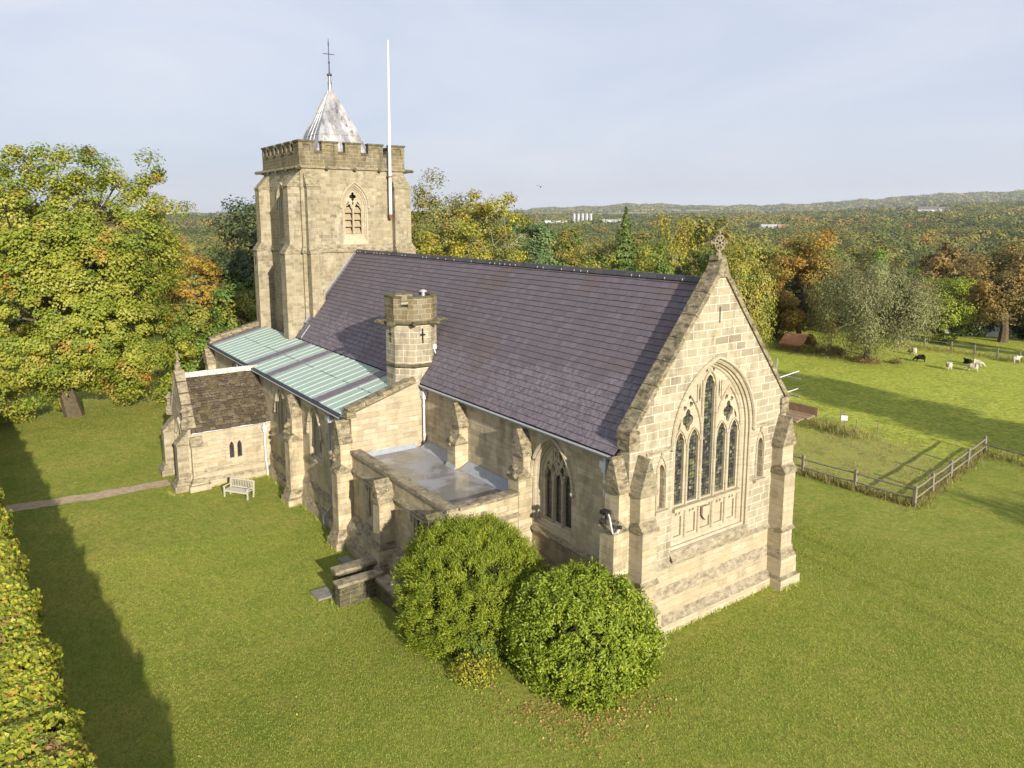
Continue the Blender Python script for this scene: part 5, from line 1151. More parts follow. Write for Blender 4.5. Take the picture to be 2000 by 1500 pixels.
T('field_maple', 'yellowing tree touching the right side of the tower', 'round', 'yellow', (-53.5, 21.4), 15.6, 3.8, 9000, 0.30, 2, seed=11)
T('pine_tree', 'pale green pine with flat layered crown above the ridge', 'pine', 'pine', (-66.5, 45.7), 16.0, 4.4, 9000, 0.34, 6, seed=12)
T('pine_tree', 'broad pine below the layered one behind the roof ridge', 'round', 'pine', (-56.7, 38.2), 13.8, 5.2, 13000, 0.32, 2, seed=13)
T('oak_tree', 'round olive tree with orange top behind the middle of the ridge', 'round', 'olive', (-56.1, 43.9), 13.8, 3.6, 9000, 0.32, 2, seed=14)
T('spruce_tree', 'pointed dark green spruce standing above the roof ridge', 'spruce', 'spruce', (-49.8, 48.1), 16.6, 4.6, 14000, 0.42, 1, seed=15)
T('larch_tree', 'feathery yellow green larch with pale top right of the spruce', 'birch', 'yellow', (-50.3, 57.9), 16.4, 5.2, 9000, 0.32, 1, None, 'palebark', 16)
GF = 'green trees just behind the roof ridge'
for i, (x, y, h, r, lm) in enumerate([(-46.5, 41.5, 12.6, 3.6, 'green'), (-41.8, 44.6, 12.8, 3.6, 'green'), (-41.0, 52.5, 12.0, 3.4, 'green'), (-50.8, 30.5, 12.4, 3.6, 'olive'), (-44.1, 60.6, 12.8, 3.4, 'olive')]):
    T('hornbeam_tree' if lm == 'green' else 'elm_tree', 'mid green rounded tree just behind the slate roof ridge' if lm == 'green' else 'olive green rounded tree just behind the slate roof ridge', 'round', lm, (x, y), h, r, 9000, 0.30, 1.2, GF if lm == 'green' else 'olive trees behind the roof ridge', 'bark', 30+i)
T('birch_tree', 'tall olive yellow weeping birch behind the gable cross', 'birch', 'birch', (-33.8, 50.4), 14.6, 4.9, 24000, 0.26, 1.6, None, 'palebark', 17, lw=0.5)
T('beech_tree', 'russet orange beech right of the weeping birch', 'round', 'beech', (-35.4, 64.4), 13.6, 5.4, 30000, 0.27, 0.3, seed=18)
T('cypress_tree', 'narrow green cypress behind the russet beech', 'cypress', 'spruce', (-46.8, 86.6), 14.4, 1.5, 5000, 0.35, 0.3, seed=19)
T('poplar_tree', 'bright green upright tree standing in the wood above the grey willow', 'cypress', 'bright', (-50, 109.6), 14.0, 2.7, 7000, 0.40, 0.5, seed=20)
T('willow_tree', 'wide grey green willow in the sheep field', 'willow', 'willow', (-23.8, 59.0), 11.2, 6.9, 52000, 0.25, 0.9, None, 'bark', 21, 0.3, 22, lw=0.32)
T('yew_tree', 'rounded dark yew standing just right of the grey willow', 'round', 'yew', (-24.5, 78.0), 8.6, 3.6, 9000, 0.26, 0.3, seed=22)
T('oak_tree', 'wide brown leaved oak with dark trunk behind the post and wire fence', 'round', 'oak', (-20.6, 85.0), 12.0, 6.6, 20000, 0.30, 2.2, None, 'bark', 23, 0.5, 14)
T('sycamore_tree', 'light green tree at the right edge beyond the wire fence', 'round', 'green', (-10.8, 77.0), 8.0, 3.0, 8000, 0.28, 0.6, seed=24)
T('plum_tree', 'small dark red leaved tree deep in the wood at the right', 'round', 'red', (-46.0, 128), 11.2, 2.3, 3000, 0.36, 2, seed=25)
T('dead_tree', 'pale bare branched tree in the wood at upper right', 'sparse', 'dry', (-50.5, 143), 18.5, 3.2, 500, 0.3, 8, None, 'palebark', 26, 0.25, 24)
T('shade_fill_tree', 'dark tree standing in for shade between the birch and the field edge', 'round', 'dark', (-40.0, 66.0), 8.6, 5.4, 11000, 0.32, 0.4, seed=27)  # dark trees added here and below, treeline shade put into their leaf colour
T('shade_fill_tree', 'dark tree standing in for shade between the willow and the brown oak', 'round', 'dark', (-27.5, 90.0), 7.2, 5.4, 11000, 0.32, 0.4, seed=28)
T('shade_fill_tree', 'dark tree standing in for shade behind the trunk of the brown oak', 'round', 'dark', (-16, 96.0), 8.6, 6.0, 11000, 0.34, 0.4, seed=29)
SG = 'dark trees standing in for shade along the far field edge'
for i, (x, y, h, r) in enumerate([(-43, 71, 8.0, 4.4), (-37.5, 74, 7.5, 4.0), (-31.5, 81, 7.0, 4.2), (-22.5, 100.5, 7.5, 5.0), (-12, 93, 7.5, 4.6), (-31, 101, 8.0, 5.0), (-6, 90, 8.0, 4.6), (-45.5, 64.5, 8.5, 4.4), (-48, 52.5, 9.5, 4.2), (-54, 36.5, 10.5, 4.4)]):
    T('shade_fill_tree', 'low dark tree in the row standing in for shade along the far edge of the field', 'round', 'dark', (x, y), h, r, 7000, 0.36, 0.2, SG, 'bark', 90+i)
T('lime_tree', 'dark leaved tree whose branch tips show at the right edge of the field', 'round', 'dark', (6.8, 40.0), 12.5, 4.9, 16000, 0.30, 0.8, None, 'bark', 41)
T('lime_tree', 'tall green tree outside the fenced corner that shades the field', 'round', 'green', (17.5, 37.0), 15.5, 5.0, 14000, 0.34, 1.5, None, 'bark', 42)
T('lime_tree', 'green tree east of the lawn that shades the lower right grass', 'round', 'green', (29, 22.5), 9.5, 4.2, 9000, 0.32, 1.0, None, 'bark', 43)
# belt of woodland trees: copies of a few kinds, each its own tree
protos = []
for i, (nm, lab, kd, lm, h, r) in enumerate([
    ('wood_oak', 'rounded olive green oak in the woodland belt beyond the field', 'round', 'olive', 14, 5.0), ('wood_lime', 'deep green broad tree in the woodland belt beyond the field', 'round', 'green', 14, 4.8),
    ('wood_beech', 'rusty orange tinged tree in the woodland belt beyond the field', 'round', 'oak', 13.5, 4.8), ('wood_conifer', 'dark pointed conifer in the woodland belt beyond the field', 'spruce', 'spruce', 15, 3.0),
    ('wood_birch', 'pale yellow green birch in the woodland belt beyond the field', 'birch', 'birch', 13, 3.8), ('wood_holly', 'dark round topped tree in the woodland belt beyond the field', 'round', 'dark', 13, 4.8)]):
    protos.append((make_tree(nm, lab, kd, lm, [(-62, 62), (-70, 56), (-58, 78), (-72, 68), (-55, 92), (-64, 84)][i], h, r, 9500, 0.40, 1.0, 'woodland belt '+nm.replace('_', ' ')+' trees', 'bark', 60+i, spread=0.38), h))
occ = [(-62, 62), (-70, 56), (-58, 78), (-72, 68), (-55, 92), (-64, 84), (-50, 109), (-46, 128), (-50, 143), (-46.8, 86.6)]
def ang_ok(x, y):
    dx, dy = x-CAM.x, y-CAM.y; f = -dx*math.sin(YAW)+dy*math.cos(YAW); s = dx*math.cos(YAW)+dy*math.sin(YAW); return f > 0 and abs(s/f) < 0.80, math.hypot(dx, dy), s/max(f, 1e-3)
n_ = 0; tries = 0
while n_ < 150 and tries < 20000:
    tries += 1; a = math.radians(random.uniform(0, 360)); d = random.uniform(103, 250); x = CAM.x+d*math.cos(a); y = CAM.y+d*math.sin(a)
    ok, dd, sl_ = ang_ok(x, y)
    lim = 103 if sl_ < 0.1 else (108 if sl_ < 0.4 else 128)
    if not ok or dd < lim or (-0.48 < sl_ < -0.02 and dd < 240): continue
    if (-47 < x < -38 and 92 < y < 106): continue
    if any((x-p)**2+(y-q)**2 < 36 for p, q in occ): continue
    occ.append((x, y)); n_ += 1
    p, h = random.choices(protos, [5, 4, 2.2, 1.3, 1.6, 3])[0]; s = random.uniform(0.8, 1.25)
    copy_thing(p, (x, y, gz1(x, y)), random.uniform(0, 6.28), (s*random.uniform(.9, 1.15), s*random.uniform(.9, 1.15), s))
# far woods as one mass
def far_wood():
    rng = np.random.default_rng(11); PP = []; NN = []; SZ = []; TT = []
    for d0, d1, area, nl, lf in ((225, 480, 105, 240, 0.95), (480, 1000, 170, 110, 1.7), (1000, 2100, 300, 40, 3.2), (2100, 3600, 600, 16, 6.0), (3600, 6600, 2300, 10, 13.0)):
        half = 0.66; n = int(half*(d1*d1-d0*d0)/area); d = np.sqrt(rng.uniform(d0*d0, d1*d1, n)); th = rng.uniform(-half, half, n)
        fx, fy = -math.sin(YAW), math.cos(YAW); rx, ry = math.cos(YAW), math.sin(YAW)
        x = CAM.x+d*(np.cos(th)*fx+np.sin(th)*rx); y = CAM.y+d*(np.cos(th)*fy+np.sin(th)*ry)
        keep = np.ones(n, bool)
        pxx = 1000+1441.9*np.tan(th)
        for (p0, p1, q0, q1) in FIELDS: keep &= ~((pxx > p0) & (pxx < p1) & (d > q0-(700 if q0 > 3000 else 0)) & (d < q1))
        x, y, d = x[keep], y[keep], d[keep]; n = len(x); z = gz(x, y)
        h = rng.uniform(8, 18, n)*(1+0.25*(d > 1000)); r = rng.uniform(4.5, 9.5, n)*(1 if d1 < 500 else 1.25)*(1 if d1 < 1500 else 1.7)*(1 if d1 < 4000 else 2.2)
        k = np.repeat(np.arange(n), nl); u = unit(n*nl, rng); u[:, 2] = np.abs(u[:, 2])*0.9+0.0
        q = rng.uniform(0.75, 1.05, n*nl)
        P = np.stack([x[k]+u[:, 0]*r[k]*q, y[k]+u[:, 1]*r[k]*q, z[k]+h[k]*(0.50+0.5*u[:, 2]*q)], 1)
        tone = np.clip(0.45+0.27*rng.normal(0, 1, n)+0.18*np.sin(x*0.011+2)*np.sin(y*0.009), 0, 1)
        PP.append(P); NN.append(u); SZ.append(np.full(n*nl, lf)); TT.append(np.clip(tone[k]+rng.normal(0, 0.05, n*nl), 0, 1))
    P = np.concatenate(PP); o = leaf_object('woodland', P, np.concatenate(NN)*1.0+np.array([0, 0, .3]), np.concatenate(SZ), np.concatenate(SZ)*0.9, 'wood', None, np.concatenate(TT), None, 0.16, rng)
    tag(o, kind='stuff'); o['label'] = 'distant mixed autumn woodland covering the valley'; o['category'] = 'woodland'
LM['longgrass'] = leafmat('long_dry_grass', [(0, (0.15, 0.13, 0.04)), (0.6, (0.27, 0.23, 0.07)), (1, (0.36, 0.30, 0.10))])
LM['wood'] = leafmat('woodland_leaves', [(0, (0.055, 0.073, 0.017)), (0.3, (0.096, 0.121, 0.022)), (0.55, (0.163, 0.172, 0.029)), (0.78, (0.247, 0.219, 0.039)), (0.93, (0.309, 0.213, 0.039)), (1, (0.340, 0.175, 0.039))], trans=0.15)
FARF = [(1090, 1270, 3750, 4250), (1440, 1545, 3650, 4150), (1590, 1730, 3700, 4150), (1770, 1850, 4000, 4500), (880, 985, 3900, 4300), (330, 440, 3700, 4100), (1300, 1380, 4500, 4800)]
FIELDS = FARF+[(1050, 1260, 1250, 1700), (1440, 1530, 900, 1200), (1560, 1720, 1250, 1650), (1720, 1840, 1600, 2300), (1540, 1640, 2100, 2600), (900, 980, 1900, 2500), (330, 430, 1300, 1600)]
far_wood()
M['field'] = plain('far_pasture', (0.36, 0.32, 0.12), 0.95, 0.1, 0, 0.4, 0.02)
for (p0, p1, q0, q1) in FARF:
    mb = MB(); G = []
    for i in range(13):
        row = []
        for j in range(5):
            t_ = (p0+(p1-p0)*i/12-1000)/1441.9; d_ = q0+(q1-q0)*j/4; f_ = 1/math.hypot(1, t_)
            x_ = CAM.x+d_*f_*(-math.sin(YAW)+math.cos(YAW)*t_); y_ = CAM.y+d_*f_*(math.cos(YAW)+math.sin(YAW)*t_); row.append(V(x_, y_, gz1(x_, y_)+2.5))
        G.append(row)
    for i in range(12):
        for j in range(4): mb.face([G[i][j], G[i+1][j], G[i+1][j+1], G[i][j+1]])
    tag(mb.build('field', 'field'), kind='structure')
# clipped bushes in front of the chancel
def bush(name, label, c, rad, m, n, leaf, lw, seed, spread, axis_out=False, shell=0.22, flat=0.0):
    rng = np.random.default_rng(seed); x, y, zc = c; rx, ry, rzz = rad; g = gz1(x, y)
    t = thing(name, label, 'bush', (x, y, g))
    nc = 1500; u = unit(nc, rng); u[:, 2] = np.where(u[:, 2] < -0.75, -u[:, 2], u[:, 2])
    lump = 1+0.03*np.sin(u[:, 0]*5+1+seed)+0.035*np.sin(u[:, 1]*6+2+seed)+0.03*np.sin(u[:, 2]*9)+rng.normal(0, 0.016, nc)
    q = 1-shell*rng.random(nc)**2.2; q = np.where(rng.random(nc) < 0.06, 1.03, q)
    sup = (np.abs(u)**2.6).sum(1)**(-1/2.6)
    C = u*(sup*lump*q)[:, None]*np.array([rx, ry, rzz])*0.96; kk = rng.integers(0, nc, n)
    P = C[kk]+rng.normal(0, 1, (n, 3))*(rng.uniform(0.06, 0.13, nc)[kk])[:, None]+np.array([x, y, zc]); P[:, 2] = np.maximum(P[:, 2], g+0.03)
    Nn = (P-np.array([x, y, zc]))/np.array([rx, ry, rzz])**1.5+(P-np.array([x, y, zc])-C[kk])*2.0; Nn /= np.linalg.norm(Nn, axis=1)[:, None]
    tn_ = np.clip(0.5*rng.random(nc)[kk]+0.5*rng.random(n), 0, 1)
    ax = (Nn*1.0+np.array([0, 0, 0.5])) if axis_out else None
    nr = Nn*0.5 if axis_out else Nn
    leaf_object('foliage', P, nr, leaf*rng.uniform(0.6, 1.25, n), leaf*lw, m, t, tn_, ax, spread, rng)
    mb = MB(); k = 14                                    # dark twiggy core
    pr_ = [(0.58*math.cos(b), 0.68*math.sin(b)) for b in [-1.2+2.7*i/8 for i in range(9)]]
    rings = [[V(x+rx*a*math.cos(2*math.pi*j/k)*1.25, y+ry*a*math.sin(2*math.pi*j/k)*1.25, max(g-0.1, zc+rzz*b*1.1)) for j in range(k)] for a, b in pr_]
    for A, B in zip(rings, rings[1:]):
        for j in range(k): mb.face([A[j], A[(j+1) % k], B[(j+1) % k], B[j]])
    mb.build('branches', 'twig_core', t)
    return t
bush('yew_bush', 'large clipped dome of dark green yew against the vestry wall', (-4.5, -3.75, 1.35), (2.86, 2.66, 2.42), 'yew', 150000, 0.125, 0.22, 51, 0.9, True, 0.24)
bush('laurel_bush', 'broad glossy leaved laurel dome beside the south east buttresses', (-0.1, -2.1, 1.1), (2.56, 2.45, 1.88), 'laurel', 60000, 0.14, 0.40, 52, 0.8, False, 0.26)
def small_shrub(name, label, x, y, r, h, m, n, leaf, lw, seed, cat='shrub'):
    rng = np.random.default_rng(seed); g = gz1(x, y); t = thing(name, label, cat, (x, y, g))
    u = unit(n, rng); u[:, 2] = np.abs(u[:, 2]); q = rng.random(n)**0.5
    P = np.array([x, y, g])+u*q[:, None]*np.array([r, r, h]); leaf_object('foliage', P, u, leaf, leaf*lw, m, t, None, u+np.array([0, 0, .8]), 0.8, rng)
    mb = MB()
    for i in range(14):
        e = V(x, y, g)+V(*(unit(1, rng)[0]*[r, r, 0]))*rng.uniform(.4, .95)+V(0, 0, h*rng.uniform(.4, .95)); mb.tube([(x+rng.normal(0, r*.2), y+rng.normal(0, r*.2), g-0.05), (V(x, y, g)+e)/2+V(0, 0, h*.2), e], [0.015, 0.012, 0.006], 4)
    mb.build('stems', 'bark', t); return t
small_shrub('bramble', 'straggly yellowing brambles at the foot of the clipped yew and laurel', -1.7, -5.35, 0.95, 0.7, 'yellow', 1500, 0.10, 0.5, 71)
small_shrub('bramble', 'tuft of green shoots between the two clipped bushes', -2.35, -4.75, 0.8, 1.3, 'green', 1800, 0.12, 0.4, 72)
small_shrub('weed_clump', 'small green weeds by the foot of the mid aisle buttress', -22.9, -4.75, 0.3, 0.35, 'green', 350, 0.08, 0.5, 73, 'weeds')
small_shrub('garden_shrub', 'low green shrub in front of the orange tiled shed', -30.6, 58.6, 1.0, 0.9, 'green', 2600, 0.2, 0.6, 74)
small_shrub('garden_shrub', 'taller leafy shrub half hiding the orange shed', -31.6, 60.6, 0.9, 1.9, 'beech', 1800, 0.24, 0.6, 78)
small_shrub('garden_shrub', 'brown bramble bank along the field edge left of the willow', -28.6, 60.4, 1.8, 0.8, 'dry', 2200, 0.2, 0.5, 75)
small_shrub('garden_shrub', 'dry brown growth around the foot of the grey willow', -23.6, 58.6, 1.6, 0.7, 'dry', 1800, 0.16, 0.4, 76)
small_shrub('garden_shrub', 'dark brown scrub tuft right of the grey willow', -21.2, 60.3, 0.7, 0.6, 'oak', 500, 0.16, 0.4, 77)
# hedge along the south side
def hedge():
    rng = np.random.default_rng(81); n = 120000
    x0, x1, ztop = -47.0, 9.5, 4.55
    t = thing('hedge', 'tall clipped hedge of yellowing green leaves along the left edge of the lawn', 'hedge', (-16, -19, -0.6))
    y_edge = lambda x: -16.82+0.060*(x-2.2)
    x = x0+(x1-x0)*rng.random(n)**0.62; f = rng.random(n); top = f < 0.62
    bmp = 0.13*np.sin(x*1.7)+0.10*np.sin(x*3.9+1)+0.06*np.sin(x*8.3)
    z = np.where(top, ztop+bmp*0.5-0.22*rng.random(n)**1.5, -0.5+(ztop+0.5)*rng.random(n)**0.7)
    yy = np.where(top, y_edge(x)+bmp-0.02-2.7*rng.random(n), y_edge(x)+bmp-0.25*rng.random(n)**1.5)
    z = z-np.where(top & (y_edge(x)-yy < 0.35), 0.25*(1-(y_edge(x)-yy)/0.35)**2, 0)
    hole = np.sin(x*0.9+2)*np.sin(yy*2.1+x*0.3)+0.5*np.sin(x*2.3); keep = ~((hole > 1.0) & (rng.random(n) < 0.8) & top)
    P = np.stack([x, yy, z], 1)[keep]; Nn = np.where(top[keep][:, None], [0.35, 0.1, 1.0], [0.1, 1.0, 0.3])
    leaf_object('foliage', P, Nn, 0.135, 0.105, 'hedge', t, None, None, 0.55, rng)
    mb = MB()
    for i in range(1400):
        xx = x0+(x1-x0)*random.random()**0.6; y = y_edge(xx)-random.uniform(0.1, 2.6); L = random.uniform(0.25, 0.7); d = V(random.gauss(0, .5), random.gauss(0, .4), 1).normalized()
        mb.tube([V(xx, y, ztop-0.75), V(xx, y, ztop-0.75)+d*L*1.1], [0.018, 0.006], 4, cap=False)
    mb.build('twigs', 'bark', t)
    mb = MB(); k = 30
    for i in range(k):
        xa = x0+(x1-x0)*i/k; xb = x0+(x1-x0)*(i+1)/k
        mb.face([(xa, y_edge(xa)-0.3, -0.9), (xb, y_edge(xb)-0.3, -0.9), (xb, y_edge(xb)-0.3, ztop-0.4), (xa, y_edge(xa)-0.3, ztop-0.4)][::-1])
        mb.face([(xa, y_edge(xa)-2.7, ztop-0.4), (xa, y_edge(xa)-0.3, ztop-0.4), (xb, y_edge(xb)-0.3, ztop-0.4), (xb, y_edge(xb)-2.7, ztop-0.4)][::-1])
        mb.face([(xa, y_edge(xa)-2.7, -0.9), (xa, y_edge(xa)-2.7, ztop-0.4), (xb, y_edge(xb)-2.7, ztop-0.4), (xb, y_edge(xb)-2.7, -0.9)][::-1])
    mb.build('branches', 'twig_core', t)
hedge()
# fallen leaves, long grass and tufts
def scatter(name, P, leaf, lw, m, spread, up_=1.0, seed=1, kind='stuff', label=None, cat=None, axis=None):
    rng = np.random.default_rng(seed); P = np.asarray(P); z = gz(P[:, 0], P[:, 1])
    Q = np.stack([P[:, 0], P[:, 1], z+P[:, 2]], 1); o = leaf_object(name, Q, np.tile([0, 0, up_], (len(Q), 1)), leaf, leaf*lw, m, None, None, axis, spread, rng)
    tag(o, label, cat, None, kind); return o
rg = np.random.default_rng(5)
p1 = np.stack([1.2+rg.normal(0, 1.3, 420), -4.0+rg.normal(0, 1.0, 420), np.full(420, .03)], 1); p1 = p1+np.abs(rg.normal(0, .5, (420, 3)))*[1, 0.2, 0]
tt_ = rg.uniform(-2.3, 0.35, 420); rr_ = rg.normal(2.95, 0.45, 420); p1 = np.concatenate([p1, np.stack([-0.1+rr_*np.cos(tt_), -2.1+rr_*np.sin(tt_), np.full(420, .03)], 1)])
p2 = np.stack([-45+rg.normal(0, 7, 2200), -9+rg.normal(0, 5, 2200), np.full(2200, .03)], 1)
p3 = np.stack([rg.uniform(-40, 9, 260), rg.uniform(-16, 4, 260), np.full(260, .03)], 1)
pp = np.concatenate([p1, p2, p3]); ins = ((pp[:, 0] > -41) & (pp[:, 0] < 0.5) & (pp[:, 1] > -5.2))
scatter('fallen_leaves', pp[~ins], 0.10, 0.7, 'fallen', 0.25, 1, 6, label='scattered dry fallen leaves on the grass', cat='leaves')
def tufts():
    rng = np.random.default_rng(9); A = []
    for (x0, y0, x1, y1, n, w_) in ((-7.4, 21.3, -0.35, 21.6, 1300, 0.22), (-0.35, 21.6, -2.2, 34.6, 1500, 0.25), (-2.2, 34.6, 9, 33.0, 1300, 0.5), (-28, 71.5, -10, 72.4, 2400, 0.9), (-34, 58.5, -26, 58.0, 1400, 1.0)):
        t = rng.random(n); A.append(np.stack([x0+(x1-x0)*t+rng.normal(0, w_, n), y0+(y1-y0)*t+rng.normal(0, w_, n), rng.uniform(0.03, 0.28, n)], 1))
    scatter('long_grass', np.concatenate(A), 0.42, 0.08, 'longgrass', 1.2, 0.1, 8, label='long dry grass along the fence lines', cat='grass', axis=np.tile([0, 0, 1.6], (sum(len(a) for a in A), 1)))
    n = 5200; P = np.stack([rng.uniform(-15, -1.3, n), 22+12.5*rng.random(n)**1.2, rng.uniform(.02, .12, n)], 1); P = P[(np.sin(P[:, 0]*1.9)+np.sin(P[:, 1]*2.3+P[:, 0])+rng.normal(0, .6, n)) > 0.1]
    scatter('rough_grass', P, 0.26, 0.10, 'longgrass', 1.0, 0.15, 12, label='rough uncut grass in the fenced field corner', cat='grass', axis=np.tile([0, 0, 1.2], (len(P), 1)))
    n = 1000; P = np.stack([-10.9+rng.normal(0, 1.5, n), 31.2+rng.normal(0, 0.5, n), rng.uniform(.05, .6, n)], 1)
    scatter('weed_patch', P, 0.5, 0.07, 'longgrass', 1.0, 0.1, 10, label='brown dead weeds inside the small fenced plot', cat='weeds', axis=np.tile([0, 0, 1.6], (n, 1)))
tufts()
def wall_tufts():
    rng = np.random.default_rng(29); A = []
    for (x0, y0, x1, y1, n) in ((0.52, 0.2, 0.52, 8.0, 260), (1.05, 7.9, 1.05, 9.1, 80), (-27.0, -4.42, -15.4, -4.42, 420), (-26.85, -9.0, -26.85, -4.4, 220), (-15.5, -5.1, -14.4, -5.1, 70), (-14.5, -4.7, -11, -4.75, 160), (-22.3, -5.1, -21.2, -5.1, 60), (-11, -6.7, -10.4, -6.7, 50), (-9.9, -7.1, -9.2, -7.1, 60), (-27.6, -10.0, -26.6, -9.8, 60)):
        t = rng.random(n); A.append(np.stack([x0+(x1-x0)*t+rng.normal(0, .05, n), y0+(y1-y0)*t-np.abs(rng.normal(0, .06, n))*(x0 < 0.4)+np.abs(rng.normal(0, 0.05, n))*0, rng.uniform(0.02, 0.12, n)], 1))
    P = np.concatenate(A); scatter('wall_grass', P, 0.22, 0.12, 'lawnblade', 1.0, 0.15, 30, label='longer grass tufts left against the foot of the church walls', cat='grass', axis=np.tile([0, 0, 1.4], (len(P), 1)))
def lawn_grass():
    rng = np.random.default_rng(19); n = 420000
    d = 11+27*rng.random(n)**0.62; th = rng.uniform(-0.68, 0.68, n)
    x = CAM.x+d*(-math.sin(YAW)*np.cos(th)+math.cos(YAW)*np.sin(th)); y = CAM.y+d*(math.cos(YAW)*np.cos(th)+math.sin(YAW)*np.sin(th))
    k = ~((x > -41) & (x < 1.2) & (y > -4.9) & (y < 9.5)); x, y = x[k], y[k]; n = len(x)
    P = np.stack([x, y, np.full(n, 0.018)], 1); ax = np.tile([-0.25, 0.1, 0.75], (n, 1))
    scatter('lawn_grass', P, 0.085, 0.13, 'lawnblade', 1.0, 0.15, 20, label='short mown grass blades of the lawn', cat='grass', axis=ax)
LM['lawnblade'] = leafmat('lawn_blades', [(0, (0.169, 0.242, 0.024)), (0.5, (0.293, 0.338, 0.042)), (1, (0.468, 0.442, 0.099))], trans=0.2)
lawn_grass(); wall_tufts()
# ------------------------------------------------------------------ fences, sheep, houses
def post(t, x, y, h, w_=0.13, m='fence_wood'):
    mb = MB(); z = gz1(x, y); l = V(random.gauss(0, .02), random.gauss(0, .02), h); mb.bar((x, y, z-0.1), V(x, y, z)+l, w_, w_*0.8, upv=(1, 0, 0)); mb.build('post', m, t)
def rail_fence(label, pts, rails, h, m='fence_wood', rw=0.09, first=True):
    t = thing('rail_fence', label, 'fence', (*pts[0], gz1(*pts[0])))
    for i, p in enumerate(pts):
        if first or i > 0: post(t, *p, h+0.12, 0.18)
    for zz in rails:
        for a, b in zip(pts, pts[1:]):
            mb = MB(); A = V(*a, gz1(*a)+zz); B = V(*b, gz1(*b)+zz); k = A.lerp(B, 0.5)+V(0, 0, random.uniform(-.06, .03)); mb.tube([A, A.lerp(k, .5)+V(0, 0, random.uniform(-.02, .02)), k, k.lerp(B, .5)+V(0, 0, random.uniform(-.02, .02)), B], [rw*.45, rw*.55, rw*.6, rw*.5, rw*.45], 6); mb.build('rail', m, t)
rail_fence('rustic two rail fence running from behind the gable to the corner post', [(-12.9, 21.15), (-9.9, 21.25), (-6.8, 21.35), (-3.6, 21.5), (-0.35, 21.6)], (0.45, 0.95), 1.05)
rail_fence('rustic two rail fence going away from the corner post across the field', [(-0.35, 21.6), (-0.75, 24.4), (-1.2, 27.6), (-1.65, 30.8), (-2.2, 34.6)], (0.45, 0.98), 1.05, first=False)
rail_fence('single low rail leaving the far end of the rustic fence to the right', [(-2.2, 34.6), (0.6, 33.9), (3.6, 33.3), (6.8, 32.8)], (0.62,), 0.7, first=False)
t = thing('wire_fence', 'post and wire fence along the far side of the sheep field', 'fence', (-24, 72, 0))
fx = [(-27.0, 72.6), (-24.2, 72.7), (-21.2, 72.7), (-18.6, 72.4), (-16.2, 72.2), (-14.0, 72.0), (-11.8, 71.8), (-9.4, 71.6)]
for p in fx: post(t, *p, 1.15, 0.17)
for zz in (0.5, 0.95):
    mb = MB(); mb.tube([V(x, y, gz1(x, y)+zz) for x, y in fx], 0.02, 4); mb.build('wire', 'galv', t)
t = thing('gate_rail', 'short timber post and rail by the foot of the grey willow', 'rail', (-28.6, 60, 0)); post(t, -28.4, 59.6, 1.2, 0.2)
mb = MB(); mb.tube([(-28.4, 59.6, 0.85), (-22.4, 57.6, 0.75)], 0.05, 6); mb.build('rail', 'fence_wood', t)
t = thing('plot_fence', 'thin stakes with wire round the weedy plot in the field', 'fence', (-11, 31.3, 0))
sx = [(-14.6, 30.6), (-12.6, 31.5), (-11.4, 33.2), (-9.2, 31.4), (-8.2, 32.4), (-15.2, 32.6)]
for x, y in sx: post(t, x, y, 1.25, 0.055)
mb = MB(); mb.tube([(-14.6, 30.6, .9), (-12.6, 31.5, .9), (-9.2, 31.4, .9), (-8.2, 32.4, .9)], 0.008, 4); mb.build('wire', 'galv', t)
t = thing('notice_sign', 'small white notice board in the weedy plot behind the rail fence', 'sign', (-10.4, 31.9, 0))
mb = MB(); mb.obox((-10.4, 31.9, 1.0), (0.17, 0.135, 0), (0.010, -0.013, 0), (0, 0, 0.2)); mb.build('panel', 'white_paint', t)
mb = MB(); mb.obox((-10.395, 31.895, 1.21), (0.185, 0.147, 0), (0.012, -0.016, 0), (0, 0, 0.02)); mb.build('panel_edge', 'black', t)
mb = MB(); mb.bar((-10.39, 31.93, -0.05), (-10.39, 31.93, 1.0), 0.05, 0.05); mb.build('post', 'fence_wood', t)
